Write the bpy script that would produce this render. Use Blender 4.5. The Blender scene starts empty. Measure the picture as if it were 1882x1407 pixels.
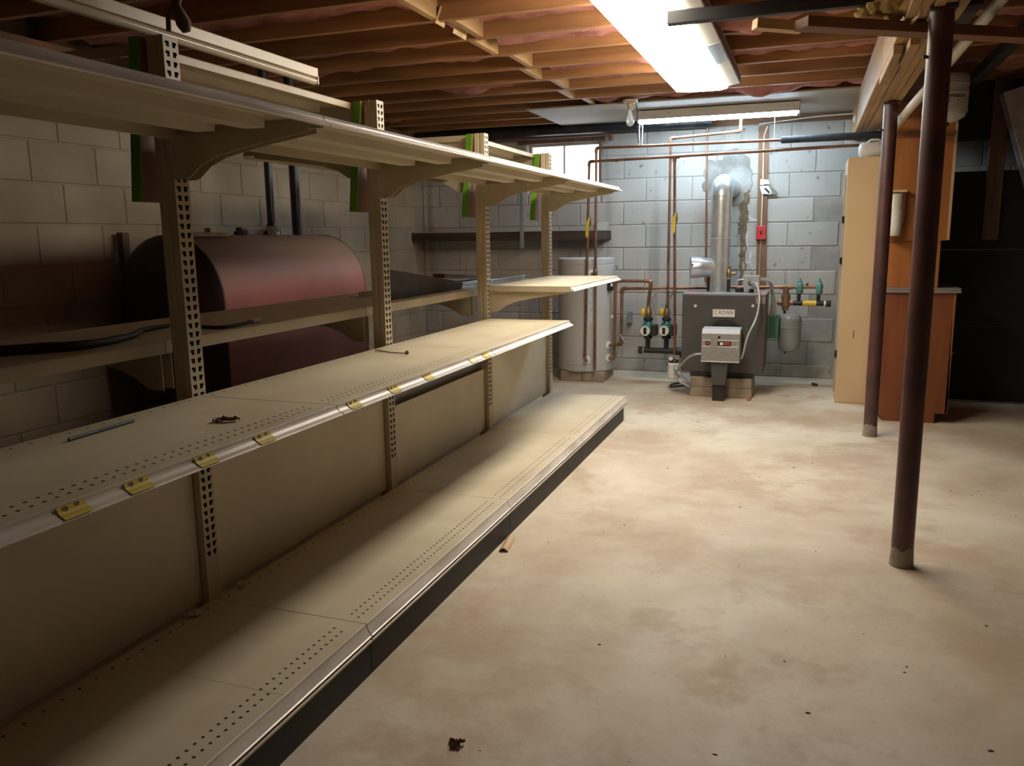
import bpy, bmesh, math, random
from mathutils import Vector, Matrix, noise
random.seed(7)
SC = bpy.context.scene
COL = SC.collection
PI = math.pi
# ------------------------------------------------------------------ camera
H = 1.28
FPX, YAW, PITCH, ROLL = 1500.0, 0.347711, 0.17666, -0.013394
def cam_axes():
    cy, sy, cp, sp = math.cos(YAW), math.sin(YAW), math.cos(PITCH), math.sin(PITCH)
    f = Vector((-sy*cp, cy*cp, -sp)); r = Vector((cy, sy, 0)); u = r.cross(f)
    c, s = math.cos(ROLL), math.sin(ROLL)
    return c*r+s*u, -s*r+c*u, f
CR, CU, CF = cam_axes()
cam = bpy.data.cameras.new('camera'); camo = bpy.data.objects.new('camera', cam); COL.objects.link(camo)
cam.sensor_fit = 'HORIZONTAL'; cam.sensor_width = 36; cam.lens = FPX/1882*36
cam.clip_start = 0.02; cam.clip_end = 100
m = Matrix.Identity(4)
for i in range(3):
    m[i][0], m[i][1], m[i][2] = CR[i], CU[i], -CF[i]
m[2][3] = H
camo.matrix_world = m
SC.camera = camo
# ------------------------------------------------------------------ world, exposure
w = bpy.data.worlds.new('overcast_sky'); SC.world = w; w.use_nodes = True
w.node_tree.nodes['Background'].inputs[0].default_value = (0.9, 0.95, 1, 1)
w.node_tree.nodes['Background'].inputs[1].default_value = 5.0
SC.view_settings.view_transform = 'Standard'; SC.view_settings.look = 'None'
SC.view_settings.exposure = 0.36; SC.view_settings.gamma = 1.0; SC.view_settings.use_curve_mapping = False
LENS_E, LENS_C = 19.0, (1.0, 0.9, 0.735)
SHOP_E, SHOP_C = 88.0, (0.60, 0.82, 1.0)
SC.cycles.max_bounces = 8; SC.cycles.diffuse_bounces = 5; SC.cycles.sample_clamp_indirect = 6

def at(px, py, **k):
    """photo pixel -> point in the room on the plane x=, y= or z= (metres)"""
    d = (px-941)/FPX*CR-(py-703.5)/FPX*CU+CF
    (a, v), = k.items()
    i = 'xyz'.index(a)
    t = (v-(H if i == 2 else 0))/d[i]
    p = d*t
    return Vector((p.x, p.y, p.z+H))
# ------------------------------------------------------------------ materials
def nt(name):
    m = bpy.data.materials.new(name); m.use_nodes = True
    return m, m.node_tree.nodes, m.node_tree.links, m.node_tree.nodes['Principled BSDF']
def mat(name, c1, c2=None, scale=6.0, rough=0.6, metal=0.0, bump=0.0, stretch=(1, 1, 1), lo=0.35, hi=0.65,
        detail=5, rnd=0.0, dust=None, spec=0.5, coat=0.0):
    """noise-mottled surface; world position drives the pattern so joined pieces do not repeat"""
    m, N, L, b = nt(name)
    b.inputs['Roughness'].default_value = rough; b.inputs['Metallic'].default_value = metal
    b.inputs['Specular IOR Level'].default_value = spec
    b.inputs['Coat Weight'].default_value = coat
    g = N.new('ShaderNodeNewGeometry')
    mp = N.new('ShaderNodeMapping'); mp.inputs['Scale'].default_value = stretch
    L.new(g.outputs['Position'], mp.inputs[0])
    no = N.new('ShaderNodeTexNoise'); no.inputs['Scale'].default_value = scale; no.inputs['Detail'].default_value = detail
    L.new(mp.outputs[0], no.inputs[0])
    cr = N.new('ShaderNodeValToRGB')
    cr.color_ramp.elements[0].position = lo; cr.color_ramp.elements[1].position = hi
    c2 = c2 or tuple(x*0.85 for x in c1)
    cr.color_ramp.elements[0].color = (*c1, 1); cr.color_ramp.elements[1].color = (*c2, 1)
    L.new(no.outputs['Fac'], cr.inputs[0])
    out = cr.outputs[0]
    if rnd:
        oi = N.new('ShaderNodeObjectInfo'); mr = N.new('ShaderNodeMapRange')
        mr.inputs['To Min'].default_value = 1-rnd; mr.inputs['To Max'].default_value = 1+rnd
        L.new(oi.outputs['Random'], mr.inputs[0])
        hs = N.new('ShaderNodeHueSaturation'); L.new(mr.outputs[0], hs.inputs['Value']); L.new(out, hs.inputs['Color']); out = hs.outputs[0]
    if dust:
        sx = N.new('ShaderNodeSeparateXYZ'); L.new(g.outputs['Normal'], sx.inputs[0])
        mr = N.new('ShaderNodeMapRange'); mr.inputs['From Min'].default_value = dust[1]; mr.inputs['From Max'].default_value = dust[2]
        mr.inputs['To Max'].default_value = dust[3]
        L.new(sx.outputs['Z'], mr.inputs[0])
        mx = N.new('ShaderNodeMix'); mx.data_type = 'RGBA'; mx.inputs[7].default_value = (*dust[0], 1)
        L.new(mr.outputs[0], mx.inputs[0]); L.new(out, mx.inputs[6]); out = mx.outputs[2]
    L.new(out, b.inputs['Base Color'])
    if bump:
        bp = N.new('ShaderNodeBump'); bp.inputs['Strength'].default_value = bump; bp.inputs['Distance'].default_value = 0.01
        n2 = N.new('ShaderNodeTexNoise'); n2.inputs['Scale'].default_value = scale*6; n2.inputs['Detail'].default_value = 6
        L.new(mp.outputs[0], n2.inputs[0]); L.new(n2.outputs['Fac'], bp.inputs['Height']); L.new(bp.outputs[0], b.inputs['Normal'])
    return m
def emit(name, c, e):
    m, N, L, b = nt(name)
    b.inputs['Base Color'].default_value = (0.8, 0.8, 0.8, 1)
    b.inputs['Emission Color'].default_value = (*c, 1); b.inputs['Emission Strength'].default_value = e
    return m
M = {}
M['deck'] = mat('almond_enamel_dusty', (0.62, 0.545, 0.405), (0.50, 0.425, 0.30), 3.5, 0.55, bump=0.03, lo=0.3, hi=0.75)
M['enamel'] = mat('almond_enamel', (0.56, 0.475, 0.335), (0.46, 0.385, 0.265), 5, 0.45)
M['panel'] = mat('almond_back_panel', (0.64, 0.57, 0.435), (0.55, 0.485, 0.365), 2.2, 0.5)
M['channel'] = mat('worn_price_channel', (0.78, 0.72, 0.67), (0.56, 0.50, 0.45), 16, 0.35, 0.1, stretch=(1, 0.2, 1), bump=0.05)
M['alu'] = mat('bare_metal_strip', (0.62, 0.63, 0.64), (0.48, 0.49, 0.5), 8, 0.35, 0.6)
M['black'] = mat('black_paint', (0.012, 0.012, 0.013), (0.025, 0.023, 0.022), 8, 0.5)
M['kick'] = mat('dark_kick_plate', (0.009, 0.008, 0.007), (0.018, 0.014, 0.011), 6, 0.6)  # kick plate colour blackened to carry the shadow under the base shelf
M['hole'] = mat('dark_hole', (0.01, 0.008, 0.006), (0.02, 0.015, 0.01), 20, 0.9)
M['wood'] = mat('pine_lumber', (0.37, 0.185, 0.072), (0.24, 0.115, 0.045), 5, 0.6, stretch=(0.35, 4, 4), bump=0.05, rnd=0.12)
M['woody'] = mat('pine_lumber_lengthways', (0.46, 0.29, 0.13), (0.34, 0.20, 0.085), 5, 0.6, stretch=(4, 0.35, 4), bump=0.05, rnd=0.14)
M['palewood'] = mat('fresh_cut_pine', (0.62, 0.44, 0.22), (0.5, 0.33, 0.15), 6, 0.6, stretch=(0.4, 4, 4))
M['dirtywood'] = mat('old_brown_board', (0.16, 0.085, 0.05), (0.09, 0.05, 0.032), 5, 0.7, stretch=(4, 4, 0.5))
M['darkwood'] = mat('dark_stained_board', (0.035, 0.022, 0.016), (0.06, 0.036, 0.024), 6, 0.6, stretch=(0.5, 3, 3))
M['subfloor'] = mat('plywood_subfloor', (0.20, 0.10, 0.045), (0.13, 0.065, 0.03), 4, 0.8)
M['insul'] = mat('pink_fibreglass', (0.46, 0.195, 0.17), (0.24, 0.09, 0.075), 9, 0.95, bump=0.6, lo=0.3, hi=0.7)
M['yinsul'] = mat('yellow_fibreglass', (0.52, 0.38, 0.14), (0.36, 0.24, 0.08), 12, 0.95, bump=0.6)
M['kraft'] = mat('kraft_paper', (0.55, 0.36, 0.18), (0.42, 0.27, 0.13), 8, 0.7)
M['whitepanel'] = mat('grimy_white_panel', (0.42, 0.375, 0.32), (0.33, 0.29, 0.245), 1.6, 0.7)
M['fixture'] = mat('white_fixture_enamel', (0.62, 0.6, 0.56), (0.54, 0.52, 0.49), 5, 0.35)
M['oldfix'] = mat('cream_fixture_enamel', (0.55, 0.45, 0.31), (0.46, 0.37, 0.25), 5, 0.35)
M['tube'] = mat('unlit_glass_tube', (0.66, 0.58, 0.46), (0.6, 0.52, 0.41), 5, 0.15)
M['chrome'] = mat('bright_end_plate', (0.8, 0.8, 0.8), (0.7, 0.7, 0.7), 5, 0.15, 0.9)
M['steelcol'] = mat('rust_red_primer', (0.115, 0.042, 0.038), (0.06, 0.028, 0.026), 9, 0.42, bump=0.03, spec=0.6)
M['concfoot'] = mat('concrete_splash', (0.36, 0.31, 0.25), (0.24, 0.2, 0.16), 20, 0.9, bump=0.2)
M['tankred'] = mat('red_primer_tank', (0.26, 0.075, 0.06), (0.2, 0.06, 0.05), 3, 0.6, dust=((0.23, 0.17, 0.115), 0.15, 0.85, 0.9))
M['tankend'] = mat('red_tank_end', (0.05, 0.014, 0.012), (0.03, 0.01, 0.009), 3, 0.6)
M['castiron'] = mat('black_iron_pipe', (0.018, 0.018, 0.022), (0.04, 0.038, 0.042), 9, 0.35, 0.3)
M['copper'] = mat('aged_copper', (0.36, 0.175, 0.105), (0.20, 0.10, 0.065), 9, 0.4, 0.6, stretch=(1, 1, 1))
M['brass'] = mat('brass', (0.40, 0.27, 0.13), (0.27, 0.18, 0.09), 10, 0.35, 0.8)
M['bronze'] = mat('bronze_casting', (0.30, 0.19, 0.11), (0.2, 0.12, 0.07), 12, 0.45, 0.6)
M['foam'] = mat('dark_pipe_foam', (0.06, 0.07, 0.085), (0.04, 0.045, 0.055), 20, 0.9)
M['whpaint'] = mat('grey_heater_enamel', (0.50, 0.49, 0.475), (0.46, 0.45, 0.435), 2, 0.4)
M['white'] = mat('white_plastic', (0.8, 0.8, 0.78), (0.72, 0.72, 0.7), 6, 0.4)
M['paper'] = mat('white_paper', (0.75, 0.74, 0.7), (0.62, 0.6, 0.55), 12, 0.8)
M['blue'] = mat('printed_label', (0.62, 0.66, 0.72), (0.3, 0.34, 0.42), 60, 0.5, stretch=(1, 1, 2.5), lo=0.5, hi=0.6)
M['boiler'] = mat('charcoal_boiler_enamel', (0.075, 0.07, 0.068), (0.06, 0.056, 0.055), 3, 0.4)
M['boilertop'] = mat('grey_boiler_top', (0.24, 0.24, 0.25), (0.2, 0.2, 0.21), 3, 0.4)
M['burner'] = mat('grey_burner_hammertone', (0.30, 0.295, 0.28), (0.26, 0.255, 0.24), 30, 0.4, 0.2)
M['burnertop'] = mat('light_grey_hood', (0.5, 0.51, 0.52), (0.45, 0.46, 0.47), 8, 0.4)
M['red'] = mat('red_enamel', (0.55, 0.03, 0.03), (0.45, 0.025, 0.025), 6, 0.4)
M['darkred'] = mat('dark_red_button', (0.26, 0.05, 0.045), (0.2, 0.035, 0.035), 6, 0.4)
M['redtag'] = mat('red_sticker', (0.45, 0.14, 0.15), (0.5, 0.3, 0.3), 20, 0.5)
M['galv'] = mat('galvanised_steel', (0.70, 0.73, 0.76), (0.56, 0.6, 0.64), 10, 0.33, 0.7, lo=0.4, hi=0.6)
M['conduit'] = mat('metal_conduit', (0.5, 0.5, 0.5), (0.4, 0.4, 0.4), 10, 0.4, 0.5)
M['teal'] = mat('teal_pump_casting', (0.03, 0.18, 0.165), (0.02, 0.11, 0.10), 10, 0.4)
M['zteal'] = mat('green_zone_valve', (0.10, 0.27, 0.24), (0.07, 0.2, 0.18), 10, 0.45)
M['gbox'] = mat('green_relay_box', (0.09, 0.26, 0.18), (0.075, 0.22, 0.15), 6, 0.45)
M['yellow'] = mat('yellow_plastic', (0.72, 0.5, 0.04), (0.6, 0.4, 0.03), 8, 0.4)
M['extank'] = mat('grey_expansion_tank', (0.25, 0.255, 0.255), (0.21, 0.215, 0.215), 3, 0.35)
M['block'] = mat('bare_concrete_block', (0.38, 0.31, 0.235), (0.27, 0.22, 0.165), 9, 0.9, bump=0.25)
M['beige'] = mat('beige_steel_cabinet', (0.62, 0.47, 0.29), (0.55, 0.41, 0.25), 1.8, 0.42)
M['orange'] = mat('orange_stained_plywood', (0.40, 0.15, 0.035), (0.31, 0.105, 0.024), 3, 0.5, stretch=(5, 5, 0.6))
M['redwood'] = mat('red_brown_plywood', (0.24, 0.075, 0.025), (0.19, 0.055, 0.019), 3, 0.5, stretch=(5, 5, 0.7))
M['laminate'] = mat('grey_laminate', (0.25, 0.22, 0.2), (0.2, 0.18, 0.16), 8, 0.4)
M['edge'] = mat('pale_wood_edge', (0.6, 0.42, 0.24), (0.52, 0.35, 0.19), 6, 0.5)
M['pvc'] = mat('white_pvc', (0.68, 0.62, 0.52), (0.6, 0.54, 0.45), 4, 0.35)
M['tar'] = mat('black_tarred_board', (0.010, 0.010, 0.011), (0.016, 0.014, 0.013), 3, 0.8)  # the corner's lack of light is put into this board colour
M['greendge'] = mat('green_paint', (0.13, 0.36, 0.015), (0.10, 0.29, 0.012), 6, 0.5)
M['brownboard'] = mat('brown_hardboard', (0.22, 0.095, 0.04), (0.17, 0.07, 0.03), 5, 0.6)
M['leaf'] = mat('dried_leaf', (0.13, 0.06, 0.032), (0.26, 0.15, 0.085), 60, 0.8)
M['speck'] = mat('dark_grit', (0.08, 0.05, 0.03), (0.03, 0.02, 0.015), 30, 0.9)
M['pink'] = mat('pink_scrap', (0.6, 0.3, 0.27), (0.45, 0.2, 0.18), 30, 0.9)
M['rubber'] = mat('black_cord', (0.02, 0.018, 0.016), (0.03, 0.026, 0.022), 10, 0.6)
M['rod'] = mat('teal_rod', (0.05, 0.085, 0.085), (0.035, 0.06, 0.06), 10, 0.5)
M['lens'] = emit('lit_prismatic_lens', LENS_C, LENS_E)
M['lamp'] = emit('lit_fluorescent_tube', SHOP_C, SHOP_E)
def painted_block():
    m, N, L, b = nt('grey_painted_block')
    b.inputs['Roughness'].default_value = 0.75
    g = N.new('ShaderNodeNewGeometry'); sx = N.new('ShaderNodeSeparateXYZ'); L.new(g.outputs['Position'], sx.inputs[0])
    def noise_(sc, st, det=5):
        mp = N.new('ShaderNodeMapping'); mp.inputs['Scale'].default_value = st; L.new(g.outputs['Position'], mp.inputs[0])
        n = N.new('ShaderNodeTexNoise'); n.inputs['Scale'].default_value = sc; n.inputs['Detail'].default_value = det
        L.new(mp.outputs[0], n.inputs[0]); return n.outputs['Fac']
    def ramp(v, a, c0, d, c1):
        r = N.new('ShaderNodeValToRGB'); r.color_ramp.elements[0].position = a; r.color_ramp.elements[1].position = d
        r.color_ramp.elements[0].color = (*c0, 1); r.color_ramp.elements[1].color = (*c1, 1); L.new(v, r.inputs[0]); return r.outputs[0]
    def mix(f, a, b2, mode='MIX'):
        x = N.new('ShaderNodeMix'); x.data_type = 'RGBA'; x.blend_type = mode
        if isinstance(f, float): x.inputs[0].default_value = f
        else: L.new(f, x.inputs[0])
        for s, v in ((6, a), (7, b2)):
            if isinstance(v, tuple): x.inputs[s].default_value = (*v, 1)
            else: L.new(v, x.inputs[s])
        return x.outputs[2]
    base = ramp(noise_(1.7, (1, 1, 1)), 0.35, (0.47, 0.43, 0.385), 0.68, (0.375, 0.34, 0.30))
    # vertical drips and grime
    drip = ramp(noise_(5, (1.6, 1.6, 0.12)), 0.56, (0, 0, 0), 0.74, (1, 1, 1))
    c = mix(drip, base, (0.27, 0.245, 0.215))
    spot = ramp(noise_(16, (1, 1, 1), 3), 0.66, (0, 0, 0), 0.74, (1, 1, 1))
    c = mix(spot, c, (0.2, 0.18, 0.16))
    # damp brown band near the floor
    mr = N.new('ShaderNodeMapRange'); mr.inputs['From Min'].default_value = 0.55; mr.inputs['From Max'].default_value = 0.05
    L.new(sx.outputs['Z'], mr.inputs[0])
    mu = N.new('ShaderNodeMath'); mu.operation = 'MULTIPLY'; L.new(mr.outputs[0], mu.inputs[0])
    L.new(ramp(noise_(3, (1, 1, 1)), 0.4, (0.1, 0.1, 0.1), 0.6, (1, 1, 1)), mu.inputs[1])
    c = mix(mu.outputs[0], c, (0.25, 0.195, 0.125))
    oi = N.new('ShaderNodeObjectInfo'); m2 = N.new('ShaderNodeMapRange'); m2.inputs['To Min'].default_value = 0.9; m2.inputs['To Max'].default_value = 1.07
    L.new(oi.outputs['Random'], m2.inputs[0])
    hs = N.new('ShaderNodeHueSaturation'); L.new(m2.outputs[0], hs.inputs['Value']); L.new(c, hs.inputs['Color'])
    L.new(hs.outputs[0], b.inputs['Base Color'])
    bp = N.new('ShaderNodeBump'); bp.inputs['Strength'].default_value = 0.25; bp.inputs['Distance'].default_value = 0.006
    L.new(noise_(40, (1, 1, 1), 6), bp.inputs['Height']); L.new(bp.outputs[0], b.inputs['Normal'])
    return m
M['wall'] = painted_block()
M['bareblock'] = mat('cream_block_paint', (0.35, 0.285, 0.205), (0.255, 0.205, 0.145), 2.2, 0.8, bump=0.25, rnd=0.08)  # same paint as the back wall, dim warm light put into the colour
M['mortar'] = mat('painted_mortar', (0.38, 0.345, 0.305), (0.26, 0.23, 0.20), 5, 0.85, bump=0.3)
def concrete():
    m, N, L, b = nt('stained_concrete_floor')
    g = N.new('ShaderNodeNewGeometry')
    def noise_(sc, det=6, rough=0.6, dist=0.0):
        n = N.new('ShaderNodeTexNoise'); n.inputs['Scale'].default_value = sc; n.inputs['Detail'].default_value = det
        n.inputs['Roughness'].default_value = rough; n.inputs['Distortion'].default_value = dist
        L.new(g.outputs['Position'], n.inputs[0]); return n.outputs['Fac']
    def ramp(v, *st):
        r = N.new('ShaderNodeValToRGB'); e = r.color_ramp.elements
        while len(e) < len(st): e.new(0.5)
        for k, (p, c) in enumerate(st): e[k].position = p; e[k].color = (*c, 1)
        L.new(v, r.inputs[0]); return r.outputs[0]
    def mix(f, a, c):
        x = N.new('ShaderNodeMix'); x.data_type = 'RGBA'; L.new(f, x.inputs[0])
        L.new(a, x.inputs[6])
        if isinstance(c, tuple): x.inputs[7].default_value = (*c, 1)
        else: L.new(c, x.inputs[7])
        return x.outputs[2]
    c = ramp(noise_(0.7, 8, 0.62, 0.2), (0.36, (0.43, 0.335, 0.245)), (0.48, (0.565, 0.475, 0.36)), (0.58, (0.66, 0.585, 0.47)))
    c = mix(ramp(noise_(1.6, 9, 0.68, 0.15), (0.5, (0, 0, 0)), (0.6, (0.8, 0.8, 0.8))), c, (0.46, 0.345, 0.245))
    c = mix(ramp(noise_(7, 8, 0.75, 0.0), (0.5, (0, 0, 0)), (0.72, (0.4, 0.4, 0.4))), c, (0.68, 0.61, 0.50))
    c = mix(ramp(noise_(30, 6, 0.8), (0.56, (0, 0, 0)), (0.74, (0.5, 0.5, 0.5))), c, (0.32, 0.24, 0.165))
    L.new(c, b.inputs['Base Color'])
    b.inputs['Specular IOR Level'].default_value = 0.35
    rr = ramp(noise_(3, 5), (0.3, (0.5, 0.5, 0.5)), (0.7, (0.72, 0.72, 0.72))); L.new(rr, b.inputs['Roughness'])
    bp = N.new('ShaderNodeBump'); bp.inputs['Strength'].default_value = 0.15; bp.inputs['Distance'].default_value = 0.01
    L.new(noise_(14, 8, 0.7), bp.inputs['Height']); L.new(bp.outputs[0], b.inputs['Normal'])
    return m
M['floor'] = concrete()
def tagmat():
    m, N, L, b = nt('yellow_price_tag')
    b.inputs['Roughness'].default_value = 0.5
    t = N.new('ShaderNodeTexCoord'); sx = N.new('ShaderNodeSeparateXYZ'); L.new(t.outputs['Generated'], sx.inputs[0])
    def math_(op, a, b2):
        x = N.new('ShaderNodeMath'); x.operation = op
        for i, v in enumerate((a, b2)):
            if isinstance(v, (int, float)): x.inputs[i].default_value = v
            else: L.new(v, x.inputs[i])
        return x.outputs[0]
    def blob(cy, cz, r):
        dy = math_('SUBTRACT', sx.outputs['Y'], cy); dz = math_('MULTIPLY', math_('SUBTRACT', sx.outputs['Z'], cz), 0.55)
        d = math_('SQRT', math_('ADD', math_('MULTIPLY', dy, dy), math_('MULTIPLY', dz, dz)), 0)
        return math_('LESS_THAN', d, r)
    n = N.new('ShaderNodeTexNoise'); n.inputs['Scale'].default_value = 9; L.new(t.outputs['Generated'], n.inputs[0])
    spots = math_('MULTIPLY', math_('ADD', blob(0.27, 0.72, 0.13), blob(0.68, 0.8, 0.11)), math_('GREATER_THAN', n.outputs['Fac'], 0.42))
    line = math_('LESS_THAN', math_('ABSOLUTE', math_('SUBTRACT', sx.outputs['Z'], 0.25), 0), 0.035)
    f = math_('MINIMUM', math_('ADD', spots, math_('MULTIPLY', line, 0.6)), 1)
    x = N.new('ShaderNodeMix'); x.data_type = 'RGBA'; L.new(f, x.inputs[0])
    x.inputs[6].default_value = (0.68, 0.52, 0.05, 1); x.inputs[7].default_value = (0.13, 0.085, 0.03, 1)
    L.new(x.outputs[2], b.inputs['Base Color']); return m
M['tag'] = tagmat()
M['paletag'] = mat('faded_price_tag', (0.7, 0.6, 0.3), (0.75, 0.7, 0.55), 40, 0.5)
def glassmat():
    m, N, L, b = nt('dusty_window_glass')
    t = N.new('ShaderNodeBsdfTransparent'); t.inputs[0].default_value = (0.92, 0.94, 0.95, 1)
    gl = N.new('ShaderNodeBsdfGlossy'); gl.inputs['Roughness'].default_value = 0.05
    mx = N.new('ShaderNodeMixShader'); mx.inputs[0].default_value = 0.06
    L.new(t.outputs[0], mx.inputs[1]); L.new(gl.outputs[0], mx.inputs[2]); L.new(mx.outputs[0], N['Material Output'].inputs[0])
    return m
M['glass'] = glassmat()
def bulbmat():
    m, N, L, b = nt('frosted_bulb_glass'); b.inputs['Base Color'].default_value = (0.85, 0.85, 0.85, 1)
    b.inputs['Roughness'].default_value = 0.35; b.inputs['Transmission Weight'].default_value = 0.5; return m
M['bulb'] = bulbmat()
# ------------------------------------------------------------------ mesh helpers
class MB:
    def __init__(s): s.v = []; s.f = []
    def add(s, vs, fs):
        n = len(s.v); s.v += [Vector(v) for v in vs]; s.f += [tuple(i+n for i in f) for f in fs]; return s
    def box(s, x0, x1, y0, y1, z0, z1):
        vs = [(x, y, z) for x in (x0, x1) for y in (y0, y1) for z in (z0, z1)]
        return s.add(vs, [(0, 1, 3, 2), (4, 6, 7, 5), (0, 4, 5, 1), (2, 3, 7, 6), (0, 2, 6, 4), (1, 5, 7, 3)])
    def prism(s, prof, axis, a0, a1, cap=True):
        """prof: 2-D points; axis 'y' -> (x,z), 'x' -> (y,z), 'z' -> (x,y)"""
        def P(p, a): return (p[0], a, p[1]) if axis == 'y' else (a, p[0], p[1]) if axis == 'x' else (p[0], p[1], a)
        n = len(prof)
        vs = [P(p, a0) for p in prof]+[P(p, a1) for p in prof]
        fs = [(i, (i+1) % n, n+(i+1) % n, n+i) for i in range(n)]
        if cap: fs += [tuple(range(n))[::-1], tuple(range(n, 2*n))]
        return s.add(vs, fs)
    def beam(s, a, b, wd, ht, up=(0, 0, 1)):
        a, b = Vector(a), Vector(b); d = (b-a).normalized(); side = d.cross(Vector(up)).normalized(); u = side.cross(d)
        vs = [p+side*sx*wd/2+u*sz*ht/2 for p in (a, b) for sx in (-1, 1) for sz in (-1, 1)]
        return s.add(vs, [(0, 1, 3, 2), (4, 6, 7, 5), (0, 4, 5, 1), (2, 3, 7, 6), (0, 2, 6, 4), (1, 5, 7, 3)])
    def tube(s, pts, r, n=12, cap=True, bend=0.0, rs=None):
        pts = [Vector(p) for p in pts]
        if bend and len(pts) > 2:
            if rs: rs = [rs[0]]+[r_ for r_ in rs[1:-1] for _ in range(6)]+[rs[-1]]
            q = [pts[0]]
            for i in range(1, len(pts)-1):
                p = pts[i]; a = (pts[i-1]-p); b = (pts[i+1]-p)
                t = min(bend, a.length*0.45, b.length*0.45); a = p+a.normalized()*t; b = p+b.normalized()*t
                for k in range(6):
                    u = k/5; q.append(a*(1-u)**2+p*2*u*(1-u)+b*u*u)
            q.append(pts[-1]); pts = q
        T = []
        for i in range(len(pts)):
            d = pts[min(i+1, len(pts)-1)]-pts[max(i-1, 0)]; T.append(d.normalized() if d.length > 1e-9 else Vector((0, 0, 1)))
        ref = Vector((0, 0, 1)) if abs(T[0].z) < 0.9 else Vector((1, 0, 0))
        nn = T[0].cross(ref).normalized(); vs = []
        for i, p in enumerate(pts):
            nn = (nn-T[i]*nn.dot(T[i])).normalized(); bb = T[i].cross(nn); rr = rs[i] if rs else r
            vs += [p+(nn*math.cos(2*PI*k/n)+bb*math.sin(2*PI*k/n))*rr for k in range(n)]
        fs = [(i*n+k, i*n+(k+1) % n, (i+1)*n+(k+1) % n, (i+1)*n+k) for i in range(len(pts)-1) for k in range(n)]
        if cap: fs += [tuple(range(n))[::-1], tuple(range((len(pts)-1)*n, len(pts)*n))]
        return s.add(vs, fs)
    def cyl(s, a, b, r, n=16, r2=None): return s.tube([a, b], r, n, rs=[r, r if r2 is None else r2])
    def lathe(s, c, prof, n=24, axis='z'):
        """prof: (radius, height) pairs"""
        c = Vector(c); vs = []
        for r, h in prof:
            for k in range(n):
                a = 2*PI*k/n; u, v = r*math.cos(a), r*math.sin(a)
                vs.append(c+(Vector((u, v, h)) if axis == 'z' else Vector((u, h, v)) if axis == 'y' else Vector((h, u, v))))
        fs = [(i*n+k, i*n+(k+1) % n, (i+1)*n+(k+1) % n, (i+1)*n+k) for i in range(len(prof)-1) for k in range(n)]
        fs += [tuple(range(n))[::-1], tuple(range((len(prof)-1)*n, len(prof)*n))]
        return s.add(vs, fs)
    def ball(s, c, r, n=12, sq=(1, 1, 1)):
        k = n//2; prof = [(max(math.sin(PI*i/k), 0.01)*r, -math.cos(PI*i/k)*r) for i in range(k+1)]
        q = MB().lathe((0, 0, 0), prof, n)
        return s.add([Vector(c)+Vector((v.x*sq[0], v.y*sq[1], v.z*sq[2])) for v in q.v], q.f)
    def sheet(s, poly, th):
        """a flat polygon of 3-D points given thickness"""
        poly = [Vector(p) for p in poly]; nrm = (poly[1]-poly[0]).cross(poly[2]-poly[0]).normalized()*th; n = len(poly)
        return s.add(poly+[p-nrm for p in poly], [tuple(range(n)), tuple(range(n, 2*n))[::-1]]+[(i, n+i, n+(i+1) % n, (i+1) % n) for i in range(n)])
ORG = {}
def build(name, mb, m, parent=None, bev=0.0, smooth=None, loc=None, seg=2):
    org = ORG[parent.name] if parent is not None else (Vector(loc) if loc else Vector((0, 0, 0)))
    me = bpy.data.meshes.new(name)
    me.from_pydata([tuple(v-org) for v in mb.v], [], mb.f)
    bm = bmesh.new(); bm.from_mesh(me); bmesh.ops.recalc_face_normals(bm, faces=bm.faces); bm.to_mesh(me); bm.free()
    me.materials.append(M[m] if isinstance(m, str) else m)
    o = bpy.data.objects.new(name, me); COL.objects.link(o)
    if smooth is not None:
        for p in me.polygons: p.use_smooth = True
        me.set_sharp_from_angle(angle=math.radians(smooth))
    if bev:
        b = o.modifiers.new('bevel', 'BEVEL'); b.width = bev; b.segments = seg; b.limit_method = 'ANGLE'; b.angle_limit = 0.6
        b.use_clamp_overlap = True
    if parent is not None: o.parent = parent
    else: o.location = org
    ORG[o.name] = org
    return o
def tag(o, label=None, cat=None, group=None, kind=None):
    if label: o['label'] = label
    if cat: o['category'] = cat
    if group: o['group'] = group
    if kind: o['kind'] = kind
    return o
def thing(name, label, cat, loc, group=None):
    o = bpy.data.objects.new(name, None); COL.objects.link(o); o.location = loc; o.empty_display_size = 0.1
    ORG[o.name] = Vector(loc)
    return tag(o, label, cat, group)
def setting(name):
    o = bpy.data.objects.new(name, None); COL.objects.link(o); ORG[o.name] = Vector((0, 0, 0)); o['kind'] = 'structure'; return o
def solo(name, mb, m, label, cat, loc, group=None, **k): return tag(build(name, mb, m, None, loc=loc, **k), label, cat, group)
def inst(name, me, parent, loc, rz=0.0, scale=None):
    o = bpy.data.objects.new(name, me); COL.objects.link(o); o.parent = parent
    o.location = Vector(loc)-ORG[parent.name]; o.rotation_euler = (0, 0, rz)
    if scale: o.scale = scale
    return o
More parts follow.
